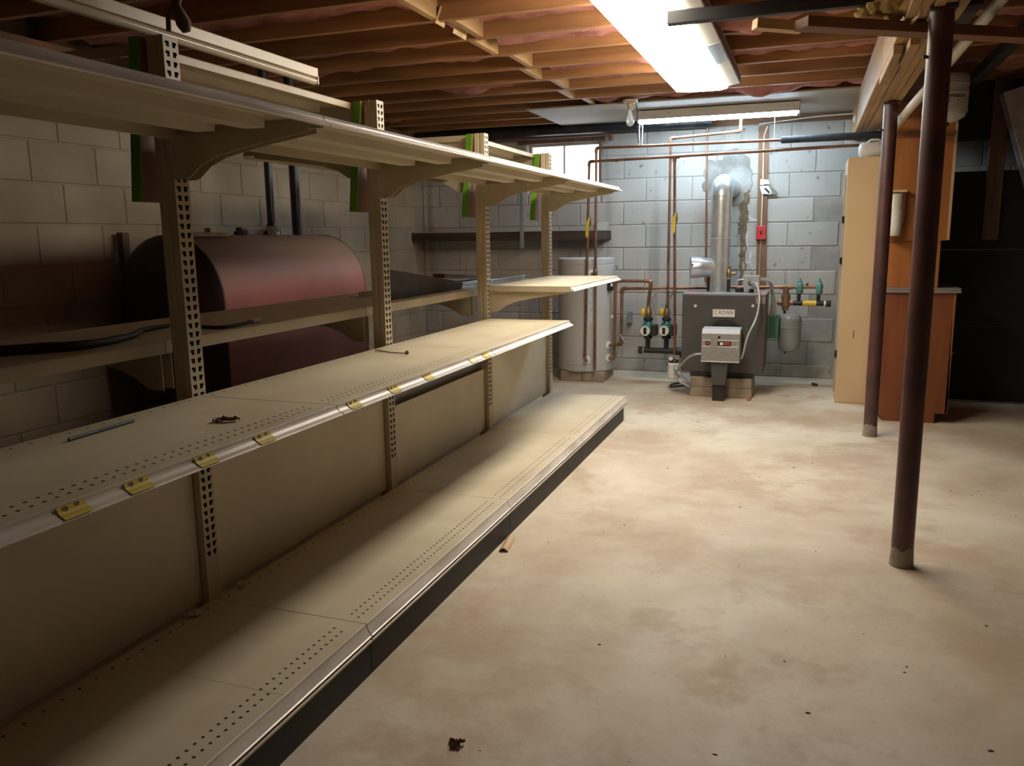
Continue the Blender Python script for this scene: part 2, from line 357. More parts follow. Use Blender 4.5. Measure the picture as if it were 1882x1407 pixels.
# ------------------------------------------------------------------ the room
WX, WY, ZT = -3.73, 7.70, 2.22          # left wall face, back wall face, top of the block work
RX, RY = 3.6, -1.6
JZ, JH = 2.30, 0.19                     # joist underside and depth
fl = tag(build('floor', MB().box(WX-0.3, RX+0.2, RY-0.2, WY+0.3, -0.12, 0.0), 'floor'), kind='structure')
WIN = (-2.60, -1.88, 1.69, 2.16)        # window opening in the back wall
def block_mesh(wd, ht, mt='wall', dp=0.012, ch=0.005):
    mb = MB(); a, b = wd/2, ht/2
    fr = [(-a+ch, 0, -b+ch), (a-ch, 0, -b+ch), (a-ch, 0, b-ch), (-a+ch, 0, b-ch)]
    ou = [(-a, ch, -b), (a, ch, -b), (a, ch, b), (-a, ch, b)]
    bk = [(x, dp, z) for x, y, z in ou]
    mb.add(fr+ou+bk, [(0, 1, 2, 3)]+[(i, i+4, (i+1) % 4+4, (i+1) % 4) for i in range(4)]+[(i+4, i+8, (i+1) % 4+8, (i+1) % 4+4) for i in range(4)])
    me = bpy.data.meshes.new('block'); me.from_pydata([tuple(v) for v in mb.v], [], mb.f)
    bm = bmesh.new(); bm.from_mesh(me); bmesh.ops.recalc_face_normals(bm, faces=bm.faces); bm.to_mesh(me); bm.free()
    me.materials.append(M[mt]); return me
MESHES = {}
def blk(wd, ht, mt='wall'):
    k = (round(wd, 3), round(ht, 3), mt)
    if k not in MESHES: MESHES[k] = block_mesh(*k)
    return MESHES[k]
COURSE, PITCH = 0.21, 0.42
def courses():
    z = 0.118-COURSE; i = -1
    while z < ZT:
        yield i, max(z, 0.0), min(z+COURSE, ZT); z += COURSE; i += 1
J = 0.0065
wb = setting('wall_back')
b = MB(); T0 = WY+0.006
b.box(WX-0.2, WIN[0], T0, T0+0.2, 0, ZT); b.box(WIN[1], RX+0.2, T0, T0+0.2, 0, ZT)
b.box(WIN[0], WIN[1], T0, T0+0.2, 0, WIN[2]); b.box(WIN[0], WIN[1], T0, T0+0.2, WIN[3], ZT)
build('mortar_bed', b, 'mortar', wb)
XR_END = 1.75
for i, z0, z1 in courses():
    ph = 0.02 if i % 2 == 0 else -0.19
    k = math.floor((WX-ph)/PITCH)
    while ph+k*PITCH < XR_END:
        a, c = max(ph+k*PITCH, WX), ph+(k+1)*PITCH; k += 1
        segs = [(a, c, z0, z1)]
        if z1 > WIN[2]+0.02 and z0 < WIN[3]-0.02 and c > WIN[0] and a < WIN[1]:
            segs = []
            if a < WIN[0]-0.03: segs.append((a, WIN[0], z0, z1))
            if c > WIN[1]+0.03: segs.append((WIN[1], c, z0, z1))
            aa, cc = max(a, WIN[0]), min(c, WIN[1])
            if z0 < WIN[2]-0.02 and cc-aa > 0.03: segs.append((aa, cc, z0, WIN[2]))
            if z1 > WIN[3]+0.02 and cc-aa > 0.03: segs.append((aa, cc, WIN[3], z1))
        for (p, q, u, v) in segs:
            if q-p < 0.03 or v-u < 0.03: continue
            if q > 0.25 and u < 1.6 and q < 0.9 : continue        # behind the beige cabinet and the hutch
            inst('block', blk(q-p-J, v-u-J), wb, ((p+q)/2, WY+random.uniform(-0.0012, 0.0012), (u+v)/2))
build('sill_plate', MB().box(WX, RX, WY+0.02, WY+0.2, ZT, JZ), 'subfloor', wb)
build('rim_joist', MB().box(WX-0.3, RX+0.2, WY+0.12, WY+0.2, JZ, JZ+JH), 'subfloor', wb)
# rough patch of cement round the flue opening, with its rust run
mb = MB(); c0 = Vector((-0.72, WY-0.004, 1.74)); n = 60; ring = []
for k in range(n):
    a = 2*PI*k/n; cs, sn = math.cos(a), math.sin(a)
    r = 0.235*(1+0.4*noise.noise(Vector((cs*1.3, sn*1.3, 3.1)))+0.12*noise.noise(Vector((cs*5, sn*5, 1.1))))
    ring.append(c0+Vector((r*cs*1.05, 0, r*sn*(1.25 if sn > 0 else 0.8))))
vs = [c0+Vector((0, -0.002, 0))]+[c0+(p-c0)*0.93+Vector((0, -0.001, 0)) for p in ring]+[p+Vector((0, 0.009, 0)) for p in ring]
mb.add(vs, [(0, 1+k, 1+(k+1) % n) for k in range(n)]+[(1+k, 1+n+k, 1+n+(k+1) % n, 1+(k+1) % n) for k in range(n)])
M['cement'] = mat('rough_cement_patch', (0.36, 0.335, 0.30), (0.20, 0.185, 0.165), 6, 0.9, bump=0.6, lo=0.4, hi=0.62)
build('cement_patch', mb, 'cement', wb)
M['rust'] = mat('rust_run', (0.25, 0.17, 0.10), (0.13, 0.08, 0.05), 16, 0.9, bump=0.5)
for sd in range(3):
    mb = MB(); L_, R_ = [], []; nk = (44, 30, 20)[sd]
    for k in range(nk):
        z = (1.66, 1.60, 1.70)[sd]-k*0.022; q = noise.noise(Vector((k*0.35, sd*5.3, 0))); q2 = noise.noise(Vector((k*0.9, 7+sd*3, 2)))
        wd = (0.022, 0.010, 0.045)[sd]*(1+1.3*q2)*(1-0.4*k/nk); xc = (-0.575, -0.545, -0.57)[sd]+0.025*q
        L_.append(Vector((xc-wd, WY-0.0035-0.0004*sd, z))); R_.append(Vector((xc+wd, WY-0.0035-0.0004*sd, z)))
    for k in range(nk-1): mb.add([L_[k], R_[k], R_[k+1], L_[k+1]], [(0, 1, 2, 3)])
    build('rust_stain', mb, 'rust', wb)
M['whiterun'] = mat('white_mineral_run', (0.72, 0.72, 0.72), (0.5, 0.49, 0.47), 30, 0.9, bump=0.3)
for (pts_) in ([(1368, 338), (1360, 352), (1352, 362)], [(1374, 372), (1376, 395), (1380, 402), (1391, 405)], [(1373, 425), (1372, 445), (1374, 455)], [(1362, 468), (1368, 480), (1379, 484)], [(1380, 462), (1378, 480), (1384, 496)]):
    q = [at(a, b, y=WY-0.003) for a, b in pts_]; mb = MB()
    for k in range(len(q)-1):
        t_ = Vector((q[k+1].z-q[k].z, 0, q[k].x-q[k+1].x)).normalized()*(0.009 if k % 2 else 0.013); u_ = t_*0.5
        mb.add([q[k]-t_, q[k]+t_, q[k+1]+u_, q[k+1]-u_], [(0, 1, 2, 3)])
    build('mineral_run', mb, 'whiterun', wb)
wl = setting('wall_left')
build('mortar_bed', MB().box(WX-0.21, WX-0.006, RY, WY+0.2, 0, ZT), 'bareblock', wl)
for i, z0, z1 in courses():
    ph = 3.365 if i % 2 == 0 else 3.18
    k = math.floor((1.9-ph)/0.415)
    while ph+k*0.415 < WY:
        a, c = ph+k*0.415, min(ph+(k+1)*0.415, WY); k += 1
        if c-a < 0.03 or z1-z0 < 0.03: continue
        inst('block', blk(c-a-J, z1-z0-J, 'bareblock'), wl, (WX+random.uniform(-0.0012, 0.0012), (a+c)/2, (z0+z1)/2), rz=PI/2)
build('sill_plate', MB().box(WX-0.2, WX-0.02, RY, WY, ZT, JZ), 'subfloor', wl)
build('rim_joist', MB().box(WX-0.2, WX-0.12, RY-0.2, WY+0.2, JZ, JZ+JH), 'subfloor', wl)
wr = tag(build('wall_right', MB().box(RX, RX+0.2, RY-0.2, WY+0.2, 0, JZ+JH), 'mortar'), kind='structure')
wq = tag(build('wall_rear', MB().box(WX-0.2, RX+0.2, RY-0.2, RY, 0, JZ+JH), 'mortar'), kind='structure')
# ceiling: subfloor, joists, blocking, fibreglass
ce = setting('ceiling')
build('subfloor', MB().box(WX-0.2, RX+0.2, RY-0.2, WY+0.2, JZ+JH, JZ+JH+0.03), 'subfloor', ce)
JY = [3.79+0.4064*k for k in range(-13, 10)]
me0 = build('joist', MB().box(WX-0.1, RX, -0.019, 0.019, JZ, JZ+JH), 'wood', ce, bev=0.002, seg=1)
me0.location = (0, JY[0], 0)
for y in JY[1:]:
    o = bpy.data.objects.new('joist', me0.data); COL.objects.link(o); o.parent = ce; o.location = (0, y, 0)
    for md in me0.modifiers:
        b_ = o.modifiers.new('bevel', 'BEVEL'); b_.width = md.width; b_.segments = 1; b_.limit_method = 'ANGLE'
for i in range(11, len(JY)-1):
    xo = -1.70+(0.035 if i % 2 else -0.035)
    build('blocking', MB().box(xo-0.019, xo+0.019, JY[i]+0.019, JY[i+1]-0.019, JZ+0.003, JZ+JH-0.002), 'woody', ce, bev=0.002, seg=1)
for i in range(9, len(JY)-1):
    for (xa, xb) in ((WX, -1.75), (-1.65, 0.30), (0.55, RX)):
        y0, y1 = JY[i]+0.02, JY[i+1]-0.02; nx, ny = int((xb-xa)/0.06), 9; vs, fs = [], []
        for a in range(nx+1):
            for c in range(ny+1):
                x = xa+(xb-xa)*a/nx; y = y0+(y1-y0)*c/ny; e = math.sin(PI*c/ny)
                n1 = noise.noise(Vector((x*1.3+i*7.7, y*1.8, 0.3))); off = 0.03*math.sin(i*2.3+xa)+(0.022 if xa == WX else 0.0); n2 = noise.noise(Vector((x*6, y*6, i*3.3))); n3 = noise.noise(Vector((x*15, y*15, i)))
                z = JZ+0.076+off-0.045*e*(0.4+1.1*n1)-0.04*n2*(0.35+e)-0.018*n3
                if n1 > 0.33: z -= (n1-0.33)*0.16*e
                vs.append((x, y, z))
        for a in range(nx):
            for c in range(ny):
                k = a*(ny+1)+c; fs.append((k, k+1, k+ny+2, k+ny+1))
        build('insulation_batt', MB().add(vs, fs), 'insul', ce, smooth=80)
# kraft-faced flap hanging at the blocking
p0, p1 = at(800, 42, z=2.285), at(856, 74, z=2.285)
d = (p1-p0); mb = MB()
mb.sheet([p0, p0+d*0.28, p0+d*0.28+Vector((0.02, 0.0, 0.075)), p0+Vector((0.03, 0, 0.075))], 0.003)
build('kraft_flap', mb, 'kraft', ce); mb = MB()
mb.sheet([p0+d*0.3+Vector((0.01, 0, 0.02)), p0+d*0.62+Vector((0.01, 0, 0.02)), p0+d*0.62+Vector((0.03, 0, 0.075)), p0+d*0.3+Vector((0.03, 0, 0.075))], 0.01)
build('kraft_flap', mb, 'pink', ce); mb = MB()
mb.sheet([p0+d*0.55, p1, p1+Vector((0.02, 0, 0.06)), p0+d*0.55+Vector((0.02, 0, 0.05))], 0.003)
build('kraft_flap', mb, 'kraft', ce)
# white panel under the joists near the back wall
build('ceiling_panel', MB().box(-2.21, 0.30, 6.53, WY-0.01, JZ-0.012, JZ-0.001), 'whitepanel', ce, bev=0.002)
# window
wi = setting('window_1')
x0, x1, z0, z1 = WIN
mb = MB(); t = 0.03
mb.box(x0, x1, WY+0.05, WY+0.09, z1-t, z1); mb.box(x0, x1, WY+0.05, WY+0.09, z0, z0+t)
mb.box(x0, x0+t, WY+0.05, WY+0.09, z0+t, z1-t); mb.box(x1-t, x1, WY+0.05, WY+0.09, z0+t, z1-t)
build('frame', mb, 'whitepanel', wi)
build('mullion', MB().box(-2.258, -2.24, WY+0.055, WY+0.085, z0+t, z1-t), 'fixture', wi)
build('pane', MB().box(x0+t, -2.26, WY+0.068, WY+0.072, z0+t, z1-t), 'glass', wi)
build('pane', MB().box(-2.238, x1-t, WY+0.068, WY+0.072, z0+t, z1-t), 'glass', wi)
build('lintel_board', MB().box(x0-0.08, x1+0.04, WY-0.028, WY+0.0, z1-0.01, z1+0.05), 'dirtywood', wi, bev=0.003)
# built-up girder on the steel columns
gx = [0.285, 0.323, 0.361, 0.399, 0.437, 0.475]
gi = thing('girder', 'built-up timber girder of planks running over both red steel columns', 'beam', (0.38, 4.5, 2.045))
for k in range(5):
    dz = (0.0, 0.004, -0.006, 0.003, 0.0)[k]
    for (ya, yb) in (((RY, 3.1), (3.1, 6.1), (6.1, WY)) if k % 2 else ((RY, 4.55), (4.55, WY))):
        build('plank', MB().box(gx[k]+0.001, gx[k+1]-0.001, ya+0.003, yb-0.003, 2.045+dz, JZ-0.002), 'woody', gi, bev=0.003, seg=1)
build('nailer', MB().box(0.287, 0.322, 3.9, 4.65, 2.004, 2.044), 'woody', gi, bev=0.002, seg=1)
build('nailer', MB().box(0.335, 0.372, 3.75, 4.2, 2.006, 2.038), 'woody', gi, bev=0.002, seg=1)
def lally(y, x, ztop, label):
    o = thing('steel_column', label, 'column', (x, y, 0), 'steel columns under the girder')
    r = 0.0405
    build('shaft', MB().lathe((x, y, 0), [(r, 0.05), (r, ztop-0.012)], 32), 'steelcol', o, smooth=60)
    build('cap_plate', MB().box(x-0.044, x+0.044, y-0.044, y+0.044, ztop-0.012, ztop), 'steelcol', o, bev=0.002)
    prof = [(r*1.10, 0.0), (r*1.07, 0.02), (r*1.03, 0.05), (r*1.015, 0.075), (r*0.99, 0.08)]
    q = MB().lathe((x, y, 0), prof, 28)
    for v in q.v:
        a = math.atan2(v.y-y, v.x-x)
        if v.z > 0.03: v.z += 0.018*noise.noise(Vector((math.cos(a)*2, math.sin(a)*2, y)))
    build('concrete_collar', q, 'concfoot', o, smooth=60)
    build('bolt', MB().cyl((x-r-0.012, y-0.01, ztop-0.16), (x-r+0.01, y-0.01, ztop-0.16), 0.006, 8), 'black', o)
    return o
lally(3.345, 0.394, 2.043, 'thick rust-red steel column standing nearest, in front of the wooden hutch')
lally(5.55, 0.417, 2.043, 'rust-red steel column standing farther back beside the beige cabinet')
# ------------------------------------------------------------------ lights
def wrap_light(y0, y1, label):
    o = thing('ceiling_light', label, 'light', (-0.68, (y0+y1)/2, JZ), 'wraparound lights over the aisle')
    xl, xm, xr = -0.885, -0.545, -0.475
    prof = [(xl+0.012, 2.286), (xl-0.012, 2.262), (xl-0.012, 2.232), (xl+0.012, 2.207), (xl+0.10, 2.200), (xm-0.05, 2.200), (xm-0.008, 2.208), (xm, 2.222), (xm, 2.285)]
    build('lens', MB().prism(prof, 'y', y0+0.012, y1-0.012), 'lens', o)
    build('lens_trim', MB().box(xl-0.016, xl-0.008, y0, y1, 2.287, 2.294), 'fixture', o)
    build('housing', MB().box(xl-0.01, xr+0.004, y0, y1, 2.287, 2.2995), 'fixture', o)
    build('wing', MB().prism([(xm+0.002, 2.224), (xr, 2.236), (xr, 2.240), (xm+0.002, 2.228)], 'y', y0, y1), 'fixture', o)
    build('side_rail', MB().box(xr, xr+0.006, y0, y1, 2.236, 2.287), 'dirtywood', o)
    build('end_plate', MB().box(xl-0.004, xr, y0, y0+0.008, 2.24, 2.287), 'fixture', o)
    build('end_plate', MB().box(xl-0.004, xr, y1-0.008, y1, 2.24, 2.287), 'fixture', o)
    return o
wrap_light(3.20, 4.46, 'lit wraparound ceiling light crossed by the black bar')
l2 = wrap_light(4.47, 5.69, 'lit wraparound ceiling light farther from the camera, beside the bulb')
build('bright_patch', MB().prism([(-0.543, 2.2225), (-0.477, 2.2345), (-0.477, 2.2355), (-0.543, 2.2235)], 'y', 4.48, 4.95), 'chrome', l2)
# shop light hung under the white panel
sp = at(1172, 222, y=6.9); sq = at(1470, 200, y=6.9)
xs0, xs1 = sp.x, sq.x
o = thing('shop_light', 'lit shop light with cream housing hung before the back wall', 'light', ((xs0+xs1)/2, 6.97, 2.20))
zb = 2.188
build('housing', MB().prism([(6.90, zb+0.022), (6.90, zb+0.092), (7.06, zb+0.092), (7.06, zb+0.022), (7.056, zb+0.022), (7.04, zb+0.05), (6.92, zb+0.05), (6.904, zb+0.022)], 'x', xs0, xs1), 'fixture', o, bev=0.002)
build('end_plate', MB().box(xs1-0.004, xs1, 6.898, 7.062, zb+0.0, zb+0.086), 'oldfix', o)
build('end_plate', MB().box(xs0, xs0+0.004, 6.898, 7.062, zb+0.0, zb+0.086), 'oldfix', o)
for yy in (6.93, 7.03):
    build('lamp_tube', MB().cyl((xs0+0.02, yy, zb+0.018), (xs1-0.02, yy, zb+0.018), 0.015, 12), 'lamp', o, smooth=60)
for xx in (xs0+0.25, xs1-0.09):
    build('screw', MB().cyl((xx, 6.897, zb+0.065), (xx, 6.90, zb+0.065), 0.004, 8), 'black', o)
pc = at(1424, 212, y=6.95); pd = at(1420, 345, y=6.95)
build('pull_string', MB().cyl((pc.x, 6.95, zb+0.02), (pd.x, 6.95, pd.z), 0.0016, 6), 'white', o)
ps = at(1180, 232, y=6.96)
build('power_cord', MB().tube([(xs0+0.01, 6.95, zb+0.05), (ps.x-0.02, 6.94, 2.10), (ps.x-0.012, 6.93, 1.98), (ps.x+0.005, 6.93, 1.97), (ps.x+0.008, 6.94, 2.08), (xs0+0.03, 6.95, 2.2)], 0.004, 8, bend=0.03), 'white', o, smooth=60)
build('hanger_strip', MB().box(xs0+0.02, xs1-0.02, 6.96, 7.0, zb+0.092, JZ-0.013), 'black', o)
# bare bulb
pb = at(1160, 184, z=JZ); o = thing('bulb_holder', 'unlit bare bulb in a cream ceiling holder left of the shop light', 'light', (pb.x, 6.43, JZ))
bx, by = pb.x, 6.43
build('holder', MB().lathe((bx, by, 0), [(0.02, JZ-0.001), (0.058, JZ-0.003), (0.055, JZ-0.018), (0.026, JZ-0.03), (0.022, JZ-0.075), (0.018, JZ-0.076)], 20), 'oldfix', o, smooth=50)
build('bulb', MB().lathe((bx, by, 0), [(0.013, JZ-0.072), (0.014, JZ-0.095), (0.022, JZ-0.125), (0.031, JZ-0.155), (0.030, JZ-0.175), (0.018, JZ-0.192), (0.004, JZ-0.197)], 20), 'bulb', o, smooth=80)
build('cable', MB().tube([(bx+0.03, by-0.02, JZ+0.02), (bx+0.15, by-0.1, JZ+0.005), (bx+0.4, by-0.25, JZ-0.004), (bx+0.6, by-0.4, JZ-0.003)], 0.005, 8), 'kraft', o, smooth=60)
build('black_cord', MB().tube([(bx+0.035, by+0.01, JZ-0.01), (bx+0.05, by+0.02, JZ-0.08), (bx+0.055, by+0.03, JZ-0.26), (bx+0.065, by+0.04, JZ-0.32)], 0.004, 8), 'rubber', o, smooth=60)
# unlit strip light lying over the shelving
xA = -1.83; pe = at(585, 140, x=xA-0.0)
o = thing('strip_light', 'unlit cream strip light lying over the shelf posts at upper left', 'light', (xA, 1.7, 1.875))
ye = pe.y; y0 = 0.45; zt = at(585, 126, x=xA).z; zl = at(584, 155, x=xA).z
build('housing', MB().prism([(xA, zl+0.026), (xA, zt), (xA-0.012, zt+0.004), (xA-0.11, zt+0.004), (xA-0.11, zl+0.03), (xA-0.02, zl+0.022)], 'y', y0, ye), 'oldfix', o, bev=0.0015)
build('lamp_tube', MB().cyl((xA-0.014, y0+0.02, zl+0.012), (xA-0.014, ye-0.006, zl+0.012), 0.014, 14), 'tube', o, smooth=60)
build('end_cap', MB().box(xA-0.03, xA+0.002, ye-0.006, ye, zl, zl+0.03), 'oldfix', o)
pr = at(312, 40, x=-1.70)
build('hanging_rag', MB().tube([(pr.x, 1.99, JZ), (pr.x-0.004, 1.985, 2.1), (pr.x+0.004, 1.98, 1.98), (pr.x, 1.976, 1.93), (pr.x+0.012, 1.985, 1.885), (pr.x+0.016, 1.99, 1.862)], 0.02, 10, rs=[0.022, 0.018, 0.016, 0.012, 0.022, 0.012]), 'dirtywood', o, smooth=60)
build('hanging_rag', MB().tube([(pr.x-0.004, 1.98, 1.945), (pr.x-0.014, 1.955, 1.90), (pr.x-0.014, 1.953, 1.86)], 0.007, 8), 'dirtywood', o, smooth=60)
# ------------------------------------------------------------------ gondola shelving
SEC = 1.2192
YP = [1.976+SEC*k for k in range(4)]
PX, PXB = -1.737, -1.797               # front and rear face of the uprights
ORD = ['first', 'second', 'third', 'fourth']
def slot_face():
    """perforated upright face in the plane x = 0, centred on y = 0, real T-shaped slots"""
    mb = MB(); zA, zB, pit = 0.0, 1.854, 0.0267
    ys = [-0.030, -0.0222, -0.0178, -0.0108, -0.0064, -0.003, 0.003, 0.0064, 0.0108, 0.0178, 0.0222, 0.030]
    holes_w = {1, 2, 3, 7, 8, 9}; holes_n = {2, 3, 7, 8}
    rows = [(zA, 0.296, set())]; z = 0.296
    while z+pit < zB-0.006:
        rows += [(z, z+0.006, set()), (z+0.006, z+0.0135, holes_n), (z+0.0135, z+0.0215, holes_w), (z+0.0215, z+pit, set())]; z += pit
    rows.append((z, zB, set()))
    for a, b, hs in rows:
        if not hs: mb.add([(0, ys[0], a), (0, ys[-1], a), (0, ys[-1], b), (0, ys[0], b)], [(0, 1, 2, 3)]); continue
        k = 0
        while k < len(ys)-1:
            if k in hs: k += 1; continue
            e = k
            while e < len(ys)-1 and e not in hs: e += 1
            mb.add([(0, ys[k], a), (0, ys[e], a), (0, ys[e], b), (0, ys[k], b)], [(0, 1, 2, 3)]); k = e
    return mb
def make_post():
    y = YP[0]+0.006
    o = thing('shelf_upright', '', 'post', (PX-0.03, y, 0), 'slotted uprights of the shelving')
    q = slot_face(); q.v = [v+Vector((PX, y, 0)) for v in q.v]
    build('slotted_face', q, 'enamel', o)
    sd = [(PX, -0.030), (PX-0.024, -0.030), (PX-0.026, -0.026), (PX-0.034, -0.026), (PX-0.036, -0.030), (PXB, -0.030),
          (PXB, 0.030), (PX-0.036, 0.030), (PX-0.034, 0.026), (PX-0.026, 0.026), (PX-0.024, 0.030), (PX, 0.030)]
    n = len(sd); mb = MB()
    mb.add([(x, y+d, z) for z in (0, 1.854) for x, d in sd], [(i, i+1, n+i+1, n+i) for i in range(n-1)])
    build('tube', mb, 'enamel', o)
    build('slot_liner', MB().box(PX-0.020, PX-0.009, y-0.0285, y+0.0285, 0.01, 1.85), 'hole', o)  # dark plate added behind the slots for the shade inside the tube
    build('rear_slots', MB().box(PXB-0.001, PXB+0.002, y-0.024, y+0.024, 0.3, 1.84), 'hole', o)
    return o
def copy_thing(root, dy, label):
    r = root.copy(); COL.objects.link(r); r.location.y += dy; r['label'] = label
    for c in list(root.children):
        d = c.copy(); COL.objects.link(d); d.parent = r
    return r
post = make_post()
plab = ['slotted almond shelf upright nearest the camera, with the hanging rag at its top',
        'slotted almond shelf upright in front of the red tank\'s far end, second along the row',
        'slotted almond shelf upright where the long middle shelf ends, third along the row',
        'slotted almond shelf upright at the far end of the row, before the water heater']
post['label'] = plab[0]
for k in range(1, 4): copy_thing(post, SEC*k, plab[k])
def shelf(y0, y1, xb, xf, zt, name, label, group, s=1, kind='shelf', tags=(), holes=True, under=True, front='channel'):
    """one shelf tray; s=+1 faces the aisle, s=-1 the back wall"""
    o = thing(name, label, 'shelf', ((xb+xf)/2, (y0+y1)/2, zt-0.03), group)
    a, b = min(xb, xf), max(xb, xf); g = 0.0012
    nd = 3 if kind == 'base' else 1
    for k in range(nd):
        ya_, yb_ = y0+(y1-y0)*k/nd, y0+(y1-y0)*(k+1)/nd
        build('deck', MB().box(a, b, ya_+g*(1 if k == 0 else 0.12), yb_-g*(1 if k == nd-1 else 0.12), zt-0.004, zt), 'deck', o, bev=(0.0012 if nd == 1 else 0.0005), seg=1)
    for ye_ in (y0+g, y1-g-0.003): build('end_flange', MB().box(a+0.002, b-0.002, ye_, ye_+0.003, zt-0.032, zt-0.004), 'enamel', o)
    xr0, xr1 = (xb, xb+0.004*s)
    build('rear_flange', MB().box(min(xr0, xr1), max(xr0, xr1), y0+g, y1-g, zt-(0.026 if zt > 1.65 else 0.04), zt-0.001), 'enamel', o, bev=0.001, seg=1)
    if kind == 'base':
        prof = [(0, 0), (0.004, -0.001), (0.0045, -0.010), (0.009, -0.020), (0.018, -0.034), (0.022, -0.036), (0.018, -0.039), (0, -0.038)]
        low = [(0.0, -0.045), (0.016, -0.045), (0.023, -0.048), (0.0235, -0.053), (0.018, -0.057), (0.0, -0.057)]
    else:
        prof = [(0, 0), (0.004, -0.001), (0.0035, -0.008), (0.006, -0.013), (0.014, -0.019), (0.0235, -0.0235), (0.026, -0.027), (0.021, -0.030), (0, -0.028)]
        low = None
    if front == 'channel':
        build('price_channel', MB().prism([(xf+s*p, zt+q) for p, q in prof], 'y', y0+0.0025, y1-0.0025), 'channel', o)
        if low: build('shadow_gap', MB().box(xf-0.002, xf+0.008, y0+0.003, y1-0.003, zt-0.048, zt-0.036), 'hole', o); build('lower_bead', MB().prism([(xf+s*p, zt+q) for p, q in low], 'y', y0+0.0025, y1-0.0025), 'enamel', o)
    else:
        build('front_lip', MB().box(min(xf, xf+s*0.004), max(xf, xf+s*0.004), y0+g, y1-g, zt-0.045, zt-0.001), 'enamel', o, bev=0.001, seg=1)
    if under and kind != 'base':
        for fx in (0.33, 0.66):
            xc = xb+(xf-xb)*fx; h = 0.028
            build('stiffener', MB().prism([(xc-0.034, zt-0.004), (xc-0.030, zt-0.004-h), (xc+0.030, zt-0.004-h), (xc+0.034, zt-0.004)], 'y', y0+0.07, y1-0.07), 'panel', o)
        dz = zt-0.03; D = abs(xf-xb)
        pf = [(0, 0.0), (D*0.93, 0.0), (D*0.93, -0.012), (D*0.62, -0.034), (D*0.32, -0.062), (D*0.2, -0.085), (D*0.12, -0.115), (D*0.09, -0.122), (0, -0.122)]
        for yy in (y0+0.020, y1-0.023):
            build('bracket', MB().prism([(xb+s*p, dz+q) for p, q in pf], 'y', yy, yy+0.003), 'enamel', o)
            build('rivet', MB().cyl((xb+s*D*0.52, yy-0.002, dz-0.018), (xb+s*D*0.52, yy+0.005, dz-0.018), 0.006, 8), 'alu', o)
    if kind == 'base':
        build('kick_plate', MB().box(xf+0.006, xf+0.015, y0+0.002, y1-(0.002 if y1 < 5.5 else 0.10), 0.0, zt-0.058), 'kick', o)  # set flush with the trim, its black face standing in for shadow
    if holes:
        hb = MB(); n = int((y1-y0-0.06)/0.0267)
        for r, off in ((0, 0.040), (1, 0.072), (2, D_REAR(xb, xf))):
            for k in range(n):
                y = y0+0.03+(k+0.5*(r == 1))*0.0267; x = xf-s*off
                if r == 2 and k % 2: continue
                rr = 0.0046
                hb.add([(x+rr*math.cos(t*PI/3), y+rr*math.sin(t*PI/3), zt+0.0004) for t in range(6)], [tuple(range(6))])
        tag(build('peg_holes', hb, 'hole', o), kind='stuff')
    for (ty, tm) in tags:
        pr_ = [(0.0042, -0.0035), (0.0072, -0.0125), (0.0150, -0.0184), (0.0250, -0.0232), (0.0246, -0.0226), (0.0143, -0.0190), (0.0066, -0.0131), (0.0036, -0.0035)]
        build('price_tag', MB().prism([(xf+s*(p+0.0012), zt+q+0.0004) for p, q in pr_], 'y', ty-0.031, ty+0.031), tm, o)
    return o
def D_REAR(xb, xf): return abs(xf-xb)-0.03
def tag_y(px, py): return at(px, py, x=-1.240).y
TAGS = [(tag_y(136, 931), 'tag'), (tag_y(255, 886), 'tag'), (tag_y(380, 838), 'tag'), (tag_y(487, 801), 'tag'),
        (tag_y(652, 738), 'tag'), (tag_y(726, 712), 'tag'), (tag_y(788, 690), 'tag'), (tag_y(870, 661), 'paletag'), (tag_y(894, 653), 'tag')]
secs = [(YP[0]-SEC, YP[0]), (YP[0], YP[1]), (YP[1], YP[2]), (YP[2], YP[3])]
mlab = ['middle almond shelf nearest the camera, carrying the teal rod and four yellow price tags',
        'middle almond shelf second along that tier, with a dry twig lying on it',
        'middle almond shelf at the far end of that tier, no deck beyond it']
for k in range(3):
    tg = [t for t in TAGS if secs[k][0]+0.03 < t[0] <= secs[k][1]+0.0]
    shelf(*secs[k], PX, -1.253, 0.816, 'steel_shelf', mlab[k], 'aisle shelves of the middle tier', tags=tg)
shelf(*secs[3], PX, -1.248, 1.006, 'steel_shelf', 'short almond shelf set higher than the middle tier, jutting in front of the water heater', None)
tlab = ['top almond shelf nearest the camera, its ribbed underside in shadow', 'top almond shelf above the middle of the red tank, brightly lit lip',
        'top almond shelf third along the row, between the second and third green-edged boards', 'top almond shelf at the far end of the row, below the window']
for k in range(4): shelf(*secs[k], PX, -1.247, 1.608, 'steel_shelf', tlab[k], 'aisle shelves of the top tier', holes=False)
blab = ['bottom almond base shelf nearest the camera, with large dark peg holes', 'bottom almond base shelf second along the row, below the shelf with the twig',
        'bottom almond base shelf third along the row, below the gap in the back panels', 'bottom almond base shelf at the far end, brightly lit, toward the water heater']
for k in range(4): shelf(*secs[k], PX, -1.19, 0.156, 'base_shelf', blab[k], 'base shelves along the aisle', kind='base')
